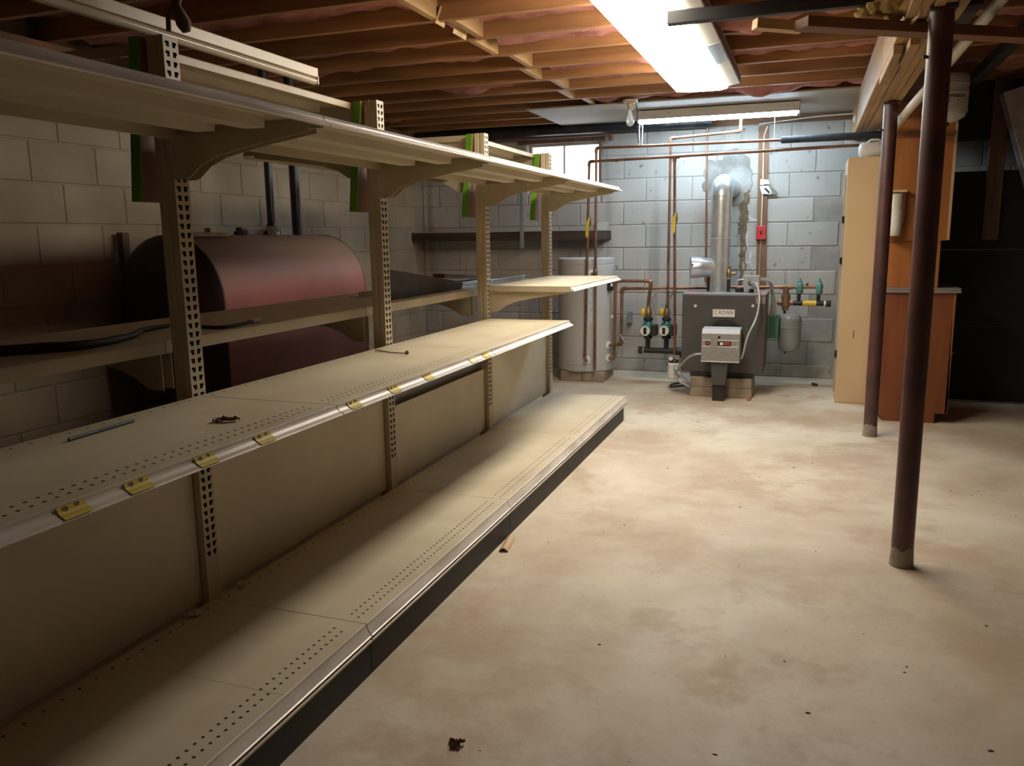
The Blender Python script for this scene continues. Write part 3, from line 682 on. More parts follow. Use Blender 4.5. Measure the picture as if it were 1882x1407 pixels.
# sheet-metal back panels between the uprights
plb = ['almond steel back panel nearest the camera below the middle shelf', 'almond steel back panel below the middle shelf, second along the row',
       'short almond steel back panel that leaves a dark gap under the shelf', 'almond steel back panel at the far end, half lit and half in shadow']
for k, ztop in enumerate((0.775, 0.775, 0.523, 0.665)):
    y0, y1 = secs[k]
    solo('back_panel', MB().box(-1.768, -1.762, y0+0.038, y1-0.027, 0.158, ztop), 'panel', plb[k], 'panel', (-1.765, (y0+y1)/2, 0.158), 'back panels of the shelving', bev=0.001)
M['rearpanel'] = mat('grey_rear_panel', (0.26, 0.265, 0.27), (0.22, 0.225, 0.23), 3, 0.5)
for k in range(4):
    y0, y1 = secs[k]
    if k == 2: solo('rear_panel', MB().box(-1.800, -1.795, y0+0.038, y1-0.027, 0.158, 0.775), 'rearpanel', 'grey rear panel seen through the gap above the short back panel', 'panel', (-1.797, (y0+y1)/2, 0.158), bev=0.001)
# shelves on the tank side
bl2 = ['tank-side almond shelf nearest the camera with a dark lump of cable', 'tank-side almond shelf crossing in front of the red tank, with a brown cord',
       'tank-side almond shelf under the dark sloping plank', 'tank-side almond shelf at the far end under the silver strips']
for k in range(4): shelf(*secs[k], -1.845, -2.40, 0.982, 'steel_shelf', bl2[k], 'tank-side shelves', s=-1, holes=False, front='lip')
shelf(*secs[1], -1.845, -2.36, 1.845, 'steel_shelf', 'high tank-side shelf behind the first two uprights, grey-green underside', None, s=-1, holes=False, front='lip')
shelf(*secs[2], -1.845, -2.44, 1.690, 'steel_shelf', 'tank-side shelf just behind the top tier, its pale lip showing above the tank pipes', None, s=-1, holes=False, front='lip')
shelf(*secs[3], -1.845, -2.36, 1.850, 'steel_shelf', 'high tank-side shelf before the window, cream lip lit', None, s=-1, holes=False, front='lip')
# boards with a green painted edge behind each upright
gl = ['brown board with dark green edge behind the nearest upright', 'brown board with dark green edge behind the second upright',
      'brown board with bright lime edge behind the third upright', 'brown board with bright lime edge behind the farthest upright, by the window']
for k in range(4):
    y = YP[k]; o = thing('edged_board', gl[k], 'board', (-1.865, y, 1.397), 'green-edged boards behind the uprights')
    def sl(x0, x1, ya, yb):
        mb = MB(); tp, bt = 0.0, -0.042
        vs = [(x0+tp, ya, 1.850), (x1+tp, ya, 1.850), (x1+tp, yb, 1.850), (x0+tp, yb, 1.850), (x0+bt, ya, 1.397), (x1+bt, ya, 1.397), (x1+bt, yb, 1.397), (x0+bt, yb, 1.397)]
        return mb.add(vs, [(0, 1, 2, 3), (4, 5, 6, 7), (0, 1, 5, 4), (1, 2, 6, 5), (2, 3, 7, 6), (3, 0, 4, 7)])
    build('board', sl(-1.833, -1.800, y-0.044, y+0.10), 'brownboard', o, bev=0.001)
    build('painted_edge', sl(-1.834, -1.799, y-0.049, y-0.0442), 'greendge', o)
# ------------------------------------------------------------------ things left on the shelves
p0, p1 = at(126, 806, z=0.823), at(245, 771, z=0.823)
solo('thin_rod', MB().cyl(p0-Vector((0, 0, 0.002)), p1-Vector((0, 0, 0.002)), 0.0045, 8), 'rod', 'thin dark teal rod lying on the nearest middle shelf', 'rod', (p0+p1)/2-Vector((0, 0, 0.006)), smooth=60)
def leafmesh(c, sz, seed, zlift=0.012, nx=7):
    rnd = random.Random(seed); vs, fs = [], []; rot = rnd.uniform(0, 6)
    for i in range(nx+1):
        for j in range(nx+1):
            u, v = i/nx-0.5, j/nx-0.5
            wv = 1-0.75*abs(u)*2*rnd.uniform(0.6, 1.1)
            x, y = u*sz, v*sz*0.6*max(wv, 0.15)
            z = 0.002+abs(noise.noise(Vector((u*4+seed, v*5, seed*1.7))))*zlift*1.6
            vs.append((c[0]+x*math.cos(rot)-y*math.sin(rot), c[1]+x*math.sin(rot)+y*math.cos(rot), c[2]+z))
    for i in range(nx):
        for j in range(nx): k = i*(nx+1)+j; fs.append((k, k+1, k+nx+2, k+nx+1))
    return MB().add(vs, fs)
p = at(405, 774, z=0.816); mb = leafmesh(p, 0.045, 3); q = leafmesh(p+Vector((0.03, 0.005, 0)), 0.045, 5); mb.add(q.v, q.f)
solo('dead_leaf', mb, 'leaf', 'curled brown dead leaf on the middle shelf near its joint', 'leaf', p)
p0, p1, p2 = at(690, 643, z=0.820), at(722, 648, z=0.822), at(748, 649, z=0.824)
solo('dry_twig', MB().tube([p0, p1, p2], 0.0025, 6, bend=0.05).ball(p2+Vector((0, 0, 0.003)), 0.009, 8), 'leaf', 'thin dry twig with a knob at its tip, on the middle shelf', 'twig', p1-Vector((0, 0, 0.006)))
for (px, py, lb, sd) in ((346, 1130, 'crumpled white paper scrap on the base shelf left of the nearest upright', 1), (433, 1075, 'crumpled white paper scrap on the base shelf right of the nearest upright', 2)):
    p = at(px, py, z=0.158); p.x = max(p.x, -1.715); solo('paper_scrap', leafmesh(p, 0.05, sd, 0.02), 'paper', lb, 'paper', p, 'white scraps by the nearest upright')
ZB = 0.983
pts = [at(372, 600, z=ZB+0.005), at(405, 602, z=ZB+0.006), at(440, 596, z=ZB+0.006), at(468, 589, z=ZB+0.008)]
o = thing('cord', 'brown cord with a pale tip on the tank-side shelf, right of the nearest upright', 'cord', pts[1]-Vector((0, 0, 0.006)))
build('cable', MB().tube(pts, 0.006, 8, bend=0.05), 'rubber', o, smooth=60)
build('tip', MB().tube([pts[-1]-Vector((0.0, 0.03, 0)), pts[-1]+Vector((0.0, 0.03, 0))], 0.009, 8), 'paper', o, smooth=60)
pts = [at(-30, 648, z=ZB+0.012), at(70, 640, z=ZB+0.012), at(140, 636, z=ZB+0.012), at(200, 627, z=ZB+0.010), at(245, 616, z=ZB+0.009), at(258, 606, z=ZB+0.008), at(310, 598, z=ZB+0.006)]
solo('cable_bundle', MB().tube(pts, 0.02, 10, rs=[0.017, 0.016, 0.015, 0.013, 0.010, 0.008, 0.006], bend=0.05), 'rubber', 'dark bundle of old cable lying on the nearest tank-side shelf', 'cable', pts[2]-Vector((0, 0, 0.025)), smooth=60)
# dark plank on edge, sloping down to the third upright
xa = -1.93
a0, a1 = at(712, 494, x=xa), at(712, 527, x=xa); b0, b1 = at(868, 521, x=xa), at(880, 529, x=xa)
mb = MB(); yA, yB = a0.y, YP[2]+0.08; sl_ = (b0.z-a0.z)/(b0.y-a0.y)
zA = a0.z+(yA-a0.y)*sl_; zBt = a0.z+(yB-a0.y)*sl_
mb.prism([(yA, 0.9835), (yA, zA), (yB, max(zBt, 1.0)), (yB, 0.9835)], 'x', xa-0.02, xa)
solo('sloping_plank', mb, 'darkwood', 'dark tapering plank on edge, sloping down along the tank-side shelf', 'plank', (xa-0.01, (yA+yB)/2, 0.9835), bev=0.002)
def strip(n_, xa, ya, xb, yb, z, wd, label):
    o = Vector((xa, ya, z)); e = Vector((xb, yb, z)); d = (e-o).normalized(); s_ = Vector((-d.y, d.x, 0)); up = Vector((0, 0, 1))
    pr_ = [(0, 0), (wd, 0), (wd, 0.003), (0.006, 0.003), (0.006, 0.02), (-0.004, 0.028), (-0.006, 0.026), (0, 0.018)]
    k = len(pr_); vs = [q+s_*u+up*v for q in (o, e) for u, v in pr_]
    fs = [(i, (i+1) % k, k+(i+1) % k, k+i) for i in range(k)]+[tuple(range(k)), tuple(range(k, 2*k))]
    solo('metal_strip', MB().add(vs, fs), 'alu', label, 'strip', (o+e)/2, 'silver strips lying on the tank-side shelf')
strip(0, -1.93, 4.48, -1.92, 5.60, 0.9835, 0.06, 'silver metal strip lying nearest the aisle, ending at the farthest upright')
strip(1, -2.04, 3.95, -1.995, 5.05, 0.9835, 0.06, 'silver metal strip in the middle, its end short of the farthest upright')
strip(2, -2.20, 3.75, -2.10, 4.62, 0.9835, 0.07, 'silver metal strip at the back, behind the sloping plank')
solo('broken_board', MB().beam((-2.30, 4.95, 1.035), (-2.24, 5.58, 0.998), 0.09, 0.028), 'dirtywood', 'dark red-brown board lying behind the silver strips', 'board', (-2.27, 5.27, 0.985), bev=0.002)
# ------------------------------------------------------------------ oil tank
tx0, tx1, ty0, ty1, tzb, tzt = -3.60, -2.90, 3.55, 5.04, 0.19, 1.315
o = thing('oil_tank', 'large dusty red oil tank on legs behind the shelving', 'tank', ((tx0+tx1)/2, (ty0+ty1)/2, 0))
r = (tx1-tx0)/2; cx = (tx0+tx1)/2
def obround(rr, grow=0.0):
    pts = []
    for k in range(17): a = PI*k/16; pts.append((cx+rr*math.cos(a), tzt-r+rr*math.sin(a)))
    for k in range(17): a = PI+PI*k/16; pts.append((cx+rr*math.cos(a), tzb+r+rr*math.sin(a)))
    return pts
build('shell', MB().prism(obround(r), 'y', ty0+0.004, ty1-0.004), 'tankred', o, smooth=40)
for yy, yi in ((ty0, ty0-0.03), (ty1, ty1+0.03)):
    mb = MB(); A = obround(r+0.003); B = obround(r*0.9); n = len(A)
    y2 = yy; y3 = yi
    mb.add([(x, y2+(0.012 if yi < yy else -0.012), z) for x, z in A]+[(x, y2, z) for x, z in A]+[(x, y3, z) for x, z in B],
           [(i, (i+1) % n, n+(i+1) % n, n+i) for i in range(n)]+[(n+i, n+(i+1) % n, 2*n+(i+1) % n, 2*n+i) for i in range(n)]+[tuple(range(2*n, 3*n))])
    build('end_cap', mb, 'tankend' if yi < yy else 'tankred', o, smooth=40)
for lx in (tx0+0.12, tx1-0.12):
    for ly in (ty0+0.2, ty1-0.2): build('leg', MB().cyl((lx, ly, 0), (lx, ly, tzb+0.06), 0.02, 10), 'castiron', o, smooth=60)
build('vent_pipe', MB().cyl((-3.25, 4.49, tzt-0.01), (-3.25, 4.49, JZ+0.05), 0.026, 14), 'castiron', o, smooth=60)
build('fill_pipe', MB().cyl((-3.25, 4.77, tzt-0.01), (-3.25, 4.77, JZ+0.05), 0.034, 14), 'castiron', o, smooth=60)
p = at(497, 424, y=4.44); build('pipe_tag', MB().sheet([p+Vector((-0.035, 0, 0.03)), p+Vector((0.04, 0, 0.03)), p+Vector((0.035, 0, -0.02)), p+Vector((0.01, 0, -0.035)), p+Vector((-0.02, 0, -0.02))], 0.002), 'paper', o)
build('pipe_collar', MB().lathe((-3.25, 4.49, tzt-0.01), [(0.05, 0), (0.05, 0.03), (0.035, 0.05), (0.03, 0.08)], 14), 'castiron', o, smooth=40)
p = at(440, 431, x=-3.25); build('whistle_plug', MB().lathe((-3.25, p.y, tzt-0.01), [(0.035, 0), (0.035, 0.03), (0.02, 0.034), (0.02, 0.055)], 6), 'black', o)
p = at(384, 431, x=-3.25); build('gauge_cap', MB().lathe((-3.25, p.y, tzt-0.01), [(0.03, 0), (0.03, 0.02), (0.022, 0.022), (0.02, 0.05)], 10), 'brass', o)
p = at(465, 432, x=-3.3); solo('grey_rag', MB().box(-3.34, -3.27, p.y-0.09, p.y+0.11, tzt-0.003, tzt+0.035), 'extank', 'flat grey block lying on top of the red tank left of its pipes', 'block', (-3.3, p.y, tzt), bev=0.012)
p = at(375, 436, x=-3.2); solo('wood_scrap', MB().box(-3.24, -3.14, p.y-0.16, p.y+0.14, tzt-0.012, tzt+0.014), 'wood', 'orange-brown wood scrap lying on the near end of the red tank', 'board', (-3.19, p.y, tzt), bev=0.004)
p = at(236, 470, x=-3.66); q = at(236, 427, x=-3.66)
solo('wooden_stake', MB().box(-3.70, -3.655, p.y-0.035, p.y+0.015, 0.0, q.z), 'dirtywood', 'brown wooden stake standing against the block wall left of the red tank', 'stake', (-3.68, p.y, 0), bev=0.004)
# ------------------------------------------------------------------ water heater and its pipes
hx, hy, hr = -1.885, 7.20, 0.25
for k, (xa, xb) in enumerate(((-2.065, -1.868), (-1.864, -1.672))):
    solo('concrete_block', MB().box(xa, xb, 6.99, 7.40, 0, 0.088), 'block', ('left', 'right')[k]+' concrete block under the grey water heater', 'block', ((xa+xb)/2, 7.2, 0), 'blocks under the water heater', bev=0.006)
o = thing('water_heater', 'tall grey cylindrical water heater on concrete blocks by the back wall', 'heater', (hx, hy, 0.088))
build('jacket', MB().lathe((hx, hy, 0), [(hr-0.012, 0.088), (hr, 0.098), (hr, 0.145), (hr-0.003, 0.148), (hr-0.003, 0.151), (hr, 0.154), (hr, 1.03), (hr-0.003, 1.033), (hr-0.003, 1.037), (hr, 1.04), (hr, 1.083), (hr-0.012, 1.092)], 48), 'whpaint', o, smooth=40)
def on_heater(px, py):
    for k in range(60):
        y = 6.90+k*0.006; p = at(px, py, y=y)
        if (p.x-hx)**2+(p.y-hy)**2 <= hr*hr: return p
    return at(px, py, y=hy)
p = on_heater(1119, 526); d = (Vector((p.x-hx, p.y-hy, 0))).normalized()
build('thermostat', MB().beam(Vector((hx, hy, 0.805))+d*(hr+0.012), Vector((hx, hy, 0.895))+d*(hr+0.012), 0.055, 0.03, up=d), 'black', o, bev=0.003)
q = Vector((hx, hy, 0.855))+d*(hr+0.028)
build('thermostat_display', MB().beam(q-Vector((0, 0, 0.014)), q+Vector((0, 0, 0.014)), 0.03, 0.002, up=d), 'paper', o)
lab = MB(); a0 = math.atan2(on_heater(1085, 560).y-hy, on_heater(1085, 560).x-hx)
for k in range(4):
    a, b_ = a0-0.09+k*0.045, a0-0.045+k*0.045; rr = hr+0.0012
    lab.add([(hx+rr*math.cos(t), hy+rr*math.sin(t), z) for t, z in ((a, 0.52), (b_, 0.52), (b_, 0.86), (a, 0.86))], [(0, 1, 2, 3)])
build('data_label', lab, 'blue', o)
def rose(px, py, out=0.02):
    p = on_heater(px, py); d = Vector((p.x-hx, p.y-hy, 0)).normalized(); b0 = Vector((hx, hy, p.z))+d*hr
    build('fitting_plate', MB().tube([b0-d*0.004, b0+d*0.004, b0+d*0.008], 0.036, 18, rs=[0.038, 0.036, 0.022]), 'white', o, smooth=50)
    build('nipple', MB().cyl(b0, b0+d*0.06, 0.013, 10), 'bronze', o, smooth=60); return b0, d
f1, d1 = rose(1077, 660); f2, d2 = rose(1118, 634); f3, d3 = rose(1118, 657); rose(1088, 503)
p = on_heater(1124, 582); build('drain_knob', MB().ball(p+Vector((0.01, -0.01, 0)), 0.018, 10), 'white', o, smooth=80)
RP = 0.0115
def pipe(name, label, pts, r=RP, m='copper', elbows=True, bend=0.028, group='copper pipe runs', extra=None):
    pts = [Vector(p) for p in pts]
    o = thing(name, label, 'pipe', pts[-1] if pts[-1].z < pts[0].z else pts[0], group)
    build('run', MB().tube(pts, r, 12, bend=bend), m, o, smooth=60)
    if elbows:
        for i in range(1, len(pts)-1):
            a = (pts[i-1]-pts[i]).normalized(); b = (pts[i+1]-pts[i]).normalized(); L_ = r*3.4
            build('elbow', MB().tube([pts[i]+a*L_, pts[i], pts[i]+b*L_], r*1.28, 12, bend=bend), m, o, smooth=60)
    return o
def valve(o, p, r=RP, up=True, handle=True):
    p = Vector(p)
    v = build('valve_body', MB().lathe(p, [(r*1.3, -0.045), (r*1.5, -0.03), (r*1.9, -0.016), (r*1.9, 0.016), (r*1.5, 0.03), (r*1.3, 0.045)], 12), 'brass', o, smooth=40)
    if handle:
        h = MB().cyl(p, p+Vector((0.0, -0.035, 0)), 0.006, 8)
        build('valve_stem', h, 'chrome', o)
        build('valve_handle', MB().sheet([p+Vector((-0.014, -0.036, 0.01)), p+Vector((0.012, -0.036, 0.012)), p+Vector((0.009, -0.052, -0.12)), p+Vector((-0.003, -0.054, -0.135)), p+Vector((-0.016, -0.052, -0.12))], 0.007), 'yellow', o, bev=0.002)
YF = 6.93
A = at(1096, 272, y=YF); Bp = at(1437, 257, y=YF); Cq = at(1091, 680, y=YF)
p1 = pipe('copper_pipe', 'upper horizontal copper pipe, dropping in front of the water heater at its right-hand side', [Bp, Vector((A.x, YF, A.z)), Vector((A.x-0.004, YF, Cq.z))])
e = at(1614, 248, y=YF)
build('foam_sleeve', MB().tube([Bp-Vector((0.012, 0, 0)), Bp+Vector((0.0, 0, 0)), (e.x, YF, e.z), (e.x+0.5, YF, e.z+0.005)], 0.028, 14, rs=[0.013, 0.027, 0.029, 0.029]), 'foam', p1, smooth=60)
fj = at(1090, 500, y=YF); build('coupling', MB().lathe((A.x-0.003, YF, fj.z), [(0.013, -0.03), (0.02, -0.02), (0.02, 0.012), (0.014, 0.03)], 12), 'bronze', p1, smooth=40)
A = at(1083, 297, y=YF); T2 = at(1240, 288, y=YF); E2 = at(1600, 265, y=YF); Cq = at(1078, 658, y=YF)
p2 = pipe('copper_pipe', 'lower horizontal copper pipe, dropping to the white fitting on the front of the water heater', [Vector((E2.x+0.4, YF, E2.z+0.004)), Vector((A.x, YF, A.z)), Vector((f1.x, YF-0.005, f1.z+0.02)), f1+d1*0.045])
vv = at(1078, 412, y=YF); valve(p2, (A.x-0.0025, YF, vv.z+0.02))
V2b = at(1240, 652, y=YF)
p3 = pipe('copper_pipe', 'copper pipe with yellow lever valve dropping past the left edge of the boiler', [Vector((T2.x, YF, T2.z)), Vector((V2b.x, YF, V2b.z))], elbows=False)
build('tee', MB().tube([(T2.x-0.04, YF, T2.z), (T2.x+0.04, YF, T2.z)], RP*1.35, 12), 'copper', p3, smooth=60)
build('tee_branch', MB().tube([(T2.x, YF, T2.z), (T2.x, YF, T2.z-0.04)], RP*1.35, 12), 'copper', p3, smooth=60)
vv = at(1240, 402, y=YF); valve(p3, (T2.x+(V2b.x-T2.x)*0.4, YF, vv.z+0.01))
YV = 7.06
a = at(1362, 219, y=YV); b1 = at(1361, 241, y=YV); c = at(1233, 254, y=YV); dd = at(1227, 560, y=YV)
p4 = pipe('copper_pipe', 'copper pipe rising from the right-hand pump, turning right and up under the shop light', [Vector((b1.x, YV, JZ-0.02)), Vector((b1.x, YV, b1.z)), Vector((c.x, YV, c.z)), Vector((dd.x, YV, dd.z))])
a = at(1300, 222, y=7.6); b1 = at(1298, 480, y=7.6)
pipe('copper_pipe', 'thin straight copper pipe on the back wall just left of the flue', [Vector((a.x, 7.6, JZ-0.02)), Vector((b1.x, 7.6, 0.86)), Vector((b1.x+0.05, 7.6, 0.84))], r=0.0095, bend=0.02)
YQ = 7.12
e1 = at(1197, 516, y=YQ); e2 = at(1131, 516, y=YQ); lo = at(1129, 657, y=YQ); pb1 = at(1191, 562, y=YQ)
p5 = pipe('copper_pipe', 'copper loop from the left pump down to the lower right fitting of the water heater', [Vector((pb1.x, YQ, pb1.z)), Vector((e1.x, YQ, e1.z)), Vector((e2.x, YQ, e2.z)), Vector((lo.x, YQ, f3.z)), Vector((f3.x+0.03, f3.y-0.0, f3.z))], r=0.014)
e1 = at(1302, 528, y=YQ+0.1); e2 = at(1143, 530, y=YQ+0.1); lo = at(1142, 632, y=YQ+0.1)
p6 = pipe('copper_pipe', 'copper pipe from behind the boiler to the upper right fitting of the water heater', [Vector((e1.x+0.1, YQ+0.1, e1.z)), Vector((e2.x, YQ+0.1, e2.z)), Vector((lo.x, YQ+0.1, f2.z)), Vector((f2.x+0.03, f2.y, f2.z))], r=0.014)
q = at(1140, 590, y=7.2); solo('grey_wall_box', MB().box(q.x-0.02, q.x+0.012, 7.62, WY-0.002, q.z-0.06, q.z+0.05), 'extank', 'small grey box on the back wall behind the paired pipes right of the heater', 'box', (q.x, 7.66, q.z-0.06), bev=0.002)
# pump manifold, with two pumps
YM = 7.12
ml, mr = at(1176, 644, y=YM), at(1250, 644, y=YM); mz = (ml.z+mr.z)/2
o = thing('pipe_manifold', 'black iron pipe manifold low down left of the boiler, under the two pumps', 'pipe', ((ml.x+mr.x)/2, YM, mz))
build('header', MB().cyl((ml.x, YM, mz), (mr.x+0.06, YM, mz), 0.026, 14), 'black', o, smooth=60)
build('end_cap', MB().cyl((ml.x-0.012, YM, mz), (ml.x+0.03, YM, mz), 0.033, 14), 'castiron', o, smooth=60)
build('seal_ring', MB().cyl((ml.x+0.03, YM, mz), (ml.x+0.036, YM, mz), 0.029, 14), 'paper', o, smooth=60)
build('elbow', MB().tube([(mr.x-0.03, YM, mz), (mr.x+0.03, YM-0.0, mz), (mr.x+0.03, YM, mz-0.07)], 0.036, 12, bend=0.03), 'castiron', o, smooth=60)
for j, px in enumerate((1191, 1225)):
    pc = at(px, 605, y=YM)
    build('riser', MB().cyl((pc.x, YM, mz), (pc.x, YM, mz+0.10), 0.021, 12), 'black', o, smooth=60)
    u = thing('pump', ('teal circulator pump on the left, fed by the copper loop', 'teal circulator pump on the right, nearer the boiler')[j], 'pump', (pc.x, YM, mz+0.10), 'circulator pumps on the manifold')
    z0 = mz+0.10; zc = pc.z
    build('lower_flange', MB().lathe((pc.x, YM, 0), [(0.025, z0), (0.04, z0+0.008), (0.042, z0+0.03), (0.028, z0+0.04), (0.027, z0+0.055)], 6), 'castiron', u, bev=0.003)
    build('body', MB().lathe((pc.x, YM, 0), [(0.026, z0+0.05), (0.05, zc-0.045), (0.055, zc), (0.048, zc+0.04), (0.027, zc+0.075)], 16), 'teal', u, smooth=50)
    build('motor', MB().lathe((pc.x-0.005, YM-0.115, zc), [(0.04, 0), (0.05, 0.012), (0.05, 0.09), (0.045, 0.115)], 20, axis='y'), 'teal', u, smooth=40)
    build('face_plate', MB().cyl((pc.x-0.005, YM-0.1165, zc), (pc.x-0.005, YM-0.114, zc), 0.043, 24), 'paper', u)
    build('face_badge', MB().box(pc.x-0.018, pc.x+0.008, YM-0.121, YM-0.1165, zc-0.03, zc+0.028), 'castiron', u, bev=0.004)
    build('terminal_box', MB().box(pc.x+0.043, pc.x+0.09, YM-0.10, YM-0.0, zc-0.045, zc+0.05), 'black', u, bev=0.003)
    build('upper_flange', MB().lathe((pc.x, YM, 0), [(0.027, zc+0.07), (0.042, zc+0.08), (0.042, zc+0.105), (0.022, zc+0.115)], 6), 'castiron', u, bev=0.003)
    build('isolation_valve', MB().lathe((pc.x, YM, 0), [(0.02, zc+0.11), (0.03, zc+0.125), (0.03, zc+0.165), (0.017, zc+0.185), (0.016, zc+0.215)], 10), 'bronze', u, smooth=40)
    build('valve_grip', MB().ball((pc.x-0.045, YM-0.02, zc+0.15), 0.027, 10, (0.9, 0.6, 1.25)), 'yellow', u, smooth=80)
    build('grip_stem', MB().cyl((pc.x-0.045, YM-0.02, zc+0.15), (pc.x, YM, zc+0.15), 0.007, 8), 'brass', u)
    w1 = at(1250, 536, y=7.0); w0 = Vector((pc.x+0.06, YM-0.05, zc+0.05))
    mids = [w0+Vector((-0.005, 0, 0.10)), w0+Vector((-0.035, 0, 0.19)), w0+Vector((0.02, 0, 0.30)), Vector((w1.x-0.06, 7.05, w1.z+0.005))] if j == 0 else [w0+Vector((-0.02, 0, 0.10)), w0+Vector((-0.04, 0, 0.2)), w0+Vector((0.0, 0, 0.29)), Vector((w1.x-0.03, 7.05, w1.z-0.01))]
    build('flex_conduit', MB().tube([w0]+mids+[Vector((w1.x+0.03, 7.0, w1.z-0.002))], 0.0075, 8, bend=0.07), 'conduit', u, smooth=60)
    if j == 0:
        q0, q1 = at(1140, 620, y=7.1), at(1163, 628, y=7.12)
        build('sensor_wire', MB().tube([(q0.x-0.01, 7.15, q0.z+0.02), (q0.x+0.04, 7.1, q1.z-0.005), (q1.x, 7.1, q1.z), (q1.x+0.07, 7.1, q1.z+0.06), (pc.x-0.05, YM-0.05, zc-0.02)], 0.005, 8, bend=0.06), 'conduit', u, smooth=60)
# ------------------------------------------------------------------ boiler
BY, BY1 = 6.62, 7.14
bxl, bxr, bz0, bz1 = -0.939, -0.300, 0.192, 0.820
for i, (nm, xa, xb) in enumerate((('left', at(1267, 728, z=0).x, at(1313, 729, z=0).x), ('right', at(1332, 731, z=0).x, at(1381, 732, z=0).x))):
    for j in range(2):
        z0 = 0.078*j; yo = 6.572+0.004*j
        solo('concrete_block', MB().box(xa+0.004*j, xb-0.003*j, yo, yo+0.40, z0+(0.0005 if j else 0), z0+0.077), 'block',
             ('lower' if j == 0 else 'upper')+' concrete block of the '+nm+' stack under the boiler', 'block', ((xa+xb)/2, yo+0.2, z0), 'blocks under the boiler', bev=0.005)
o = thing('boiler', 'charcoal grey boiler on concrete blocks with a white name plate and grey burner', 'boiler', ((bxl+bxr)/2, 6.88, 0.156))
build('base_frame', MB().box(bxl+0.075, bxr-0.075, BY+0.0, BY1-0.02, 0.156, bz0), 'black', o)
build('jacket', MB().box(bxl, bxr, BY, BY1, bz0, bz1-0.006), 'boiler', o, bev=0.006)
build('top_plate', MB().box(bxl, bxr, BY, BY1, bz1-0.006, bz1), 'boilertop', o, bev=0.002)
build('red_sticker', MB().box(bxl+0.02, bxl+0.11, BY+0.12, BY+0.42, bz1, bz1+0.001), 'redtag', o)
build('red_sticker', MB().box(bxr-0.10, bxr-0.01, BY+0.12, BY+0.36, bz1, bz1+0.001), 'redtag', o)
build('side_sticker', MB().box(bxr-0.075, bxr-0.004, BY-0.001, BY, bz1-0.075, bz1-0.02), 'laminate', o)
for px in (1278, 1384):
    p = at(px, 562, y=BY); build('panel_screw', MB().lathe((p.x, BY, p.z), [(0.011, -0.008), (0.013, -0.004), (0.013, 0)], 12, axis='y'), 'fixture', o, smooth=40)
p, q = at(1309.5, 568, y=BY), at(1351, 582, y=BY)
npl = build('name_plate', MB().box(p.x+0.004, q.x-0.004, BY-0.004, BY, q.z, p.z), 'white', o)
for zz in (p.z, q.z-0.006):
    build('plate_rail', MB().box(p.x, q.x, BY-0.006, BY, zz, zz+0.006), 'chrome', o)
build('plate_letters_back', MB().box(p.x+0.006, q.x-0.006, BY-0.0045, BY-0.004, q.z+0.004, p.z-0.004), 'paper', o)
def text(name, s, loc, size, m, parent, rot=(PI/2, 0, 0), sx=1.0, ext=0.0006):
    cu = bpy.data.curves.new(name, 'FONT'); cu.body = s; cu.size = size; cu.align_x = 'CENTER'; cu.align_y = 'CENTER'; cu.extrude = ext
    cu.materials.append(M[m]); t0 = bpy.data.objects.new(name, cu); COL.objects.link(t0); bpy.context.view_layer.update()
    me = bpy.data.meshes.new_from_object(t0.evaluated_get(bpy.context.evaluated_depsgraph_get())); bpy.data.objects.remove(t0)
    t = bpy.data.objects.new(name, me); COL.objects.link(t); t.parent = parent
    t.location = Vector(loc)-ORG[parent.name]; t.rotation_euler = rot; t.scale = (sx, 1, 1); return t
text('lettering', 'C ROWN', ((p.x+q.x)/2, BY-0.0055, (p.z+q.z)/2+0.003), 0.043, 'hole', o, sx=0.80)
# burner on the boiler front
YB = 6.36
p0, p1 = at(1289.5, 612, y=YB), at(1358.5, 667, y=YB); X0, X1, Z1, Z0 = p0.x, p1.x, p0.z-0.002, p1.z+0.001
bu = build('burner', MB().prism([(YB, Z0), (YB, Z1), (YB+0.035, Z1+0.03), (YB+0.17, Z1+0.035), (YB+0.17, Z0)], 'x', X0, X1), 'burner', o, bev=0.004)
build('hood_top', MB().prism([(YB+0.002, Z1+0.0025), (YB+0.035, Z1+0.0325), (YB+0.17, Z1+0.0375), (YB+0.17, Z1+0.036), (YB+0.035, Z1+0.03), (YB+0.002, Z1)], 'x', X0+0.002, X1-0.002), 'burnertop', bu)
build('bottom_trim', MB().box(X0, X1, YB-0.003, YB, Z0, Z0+0.008), 'chrome', bu)
W_ = X1-X0; Hh = Z1-Z0
def slot(cx_, cz_, wd, ht, m, y=YB-0.002):
    mb = MB(); n = 8; pts = []
    for k in range(n+1): a = -PI/2+PI*k/n; pts.append((cx_+wd/2-ht/2+ht/2*math.cos(a), cz_+ht/2*math.sin(a)))
    for k in range(n+1): a = PI/2+PI*k/n; pts.append((cx_-wd/2+ht/2+ht/2*math.cos(a), cz_+ht/2*math.sin(a)))
    return mb.prism(pts, 'y', y, YB+0.001)
zz = Z0+Hh*0.66
build('sight_port', slot(X0+W_*0.17, zz, 0.042, 0.034, 'hole'), 'hole', bu)
build('sight_port', slot(X0+W_*0.60, zz, 0.106, 0.036, 'hole'), 'hole', bu)
build('port_bulge', slot(X0+W_*0.17, zz, 0.030, 0.022, 'redtag', YB-0.004), 'tankred', bu)
build('reset_button', slot(X0+W_*0.64, zz, 0.07, 0.026, 'red', YB-0.006), 'darkred', bu, bev=0.002)
build('white_lever', MB().box(X0+W_*0.49, X0+W_*0.56, YB-0.008, YB-0.002, zz-0.010, zz+0.010), 'white', bu)
build('lock_hole', MB().cyl((X0+W_*0.46, YB-0.003, Z0+Hh*0.88), (X0+W_*0.46, YB+0.001, Z0+Hh*0.88), 0.010, 12), 'hole', bu)
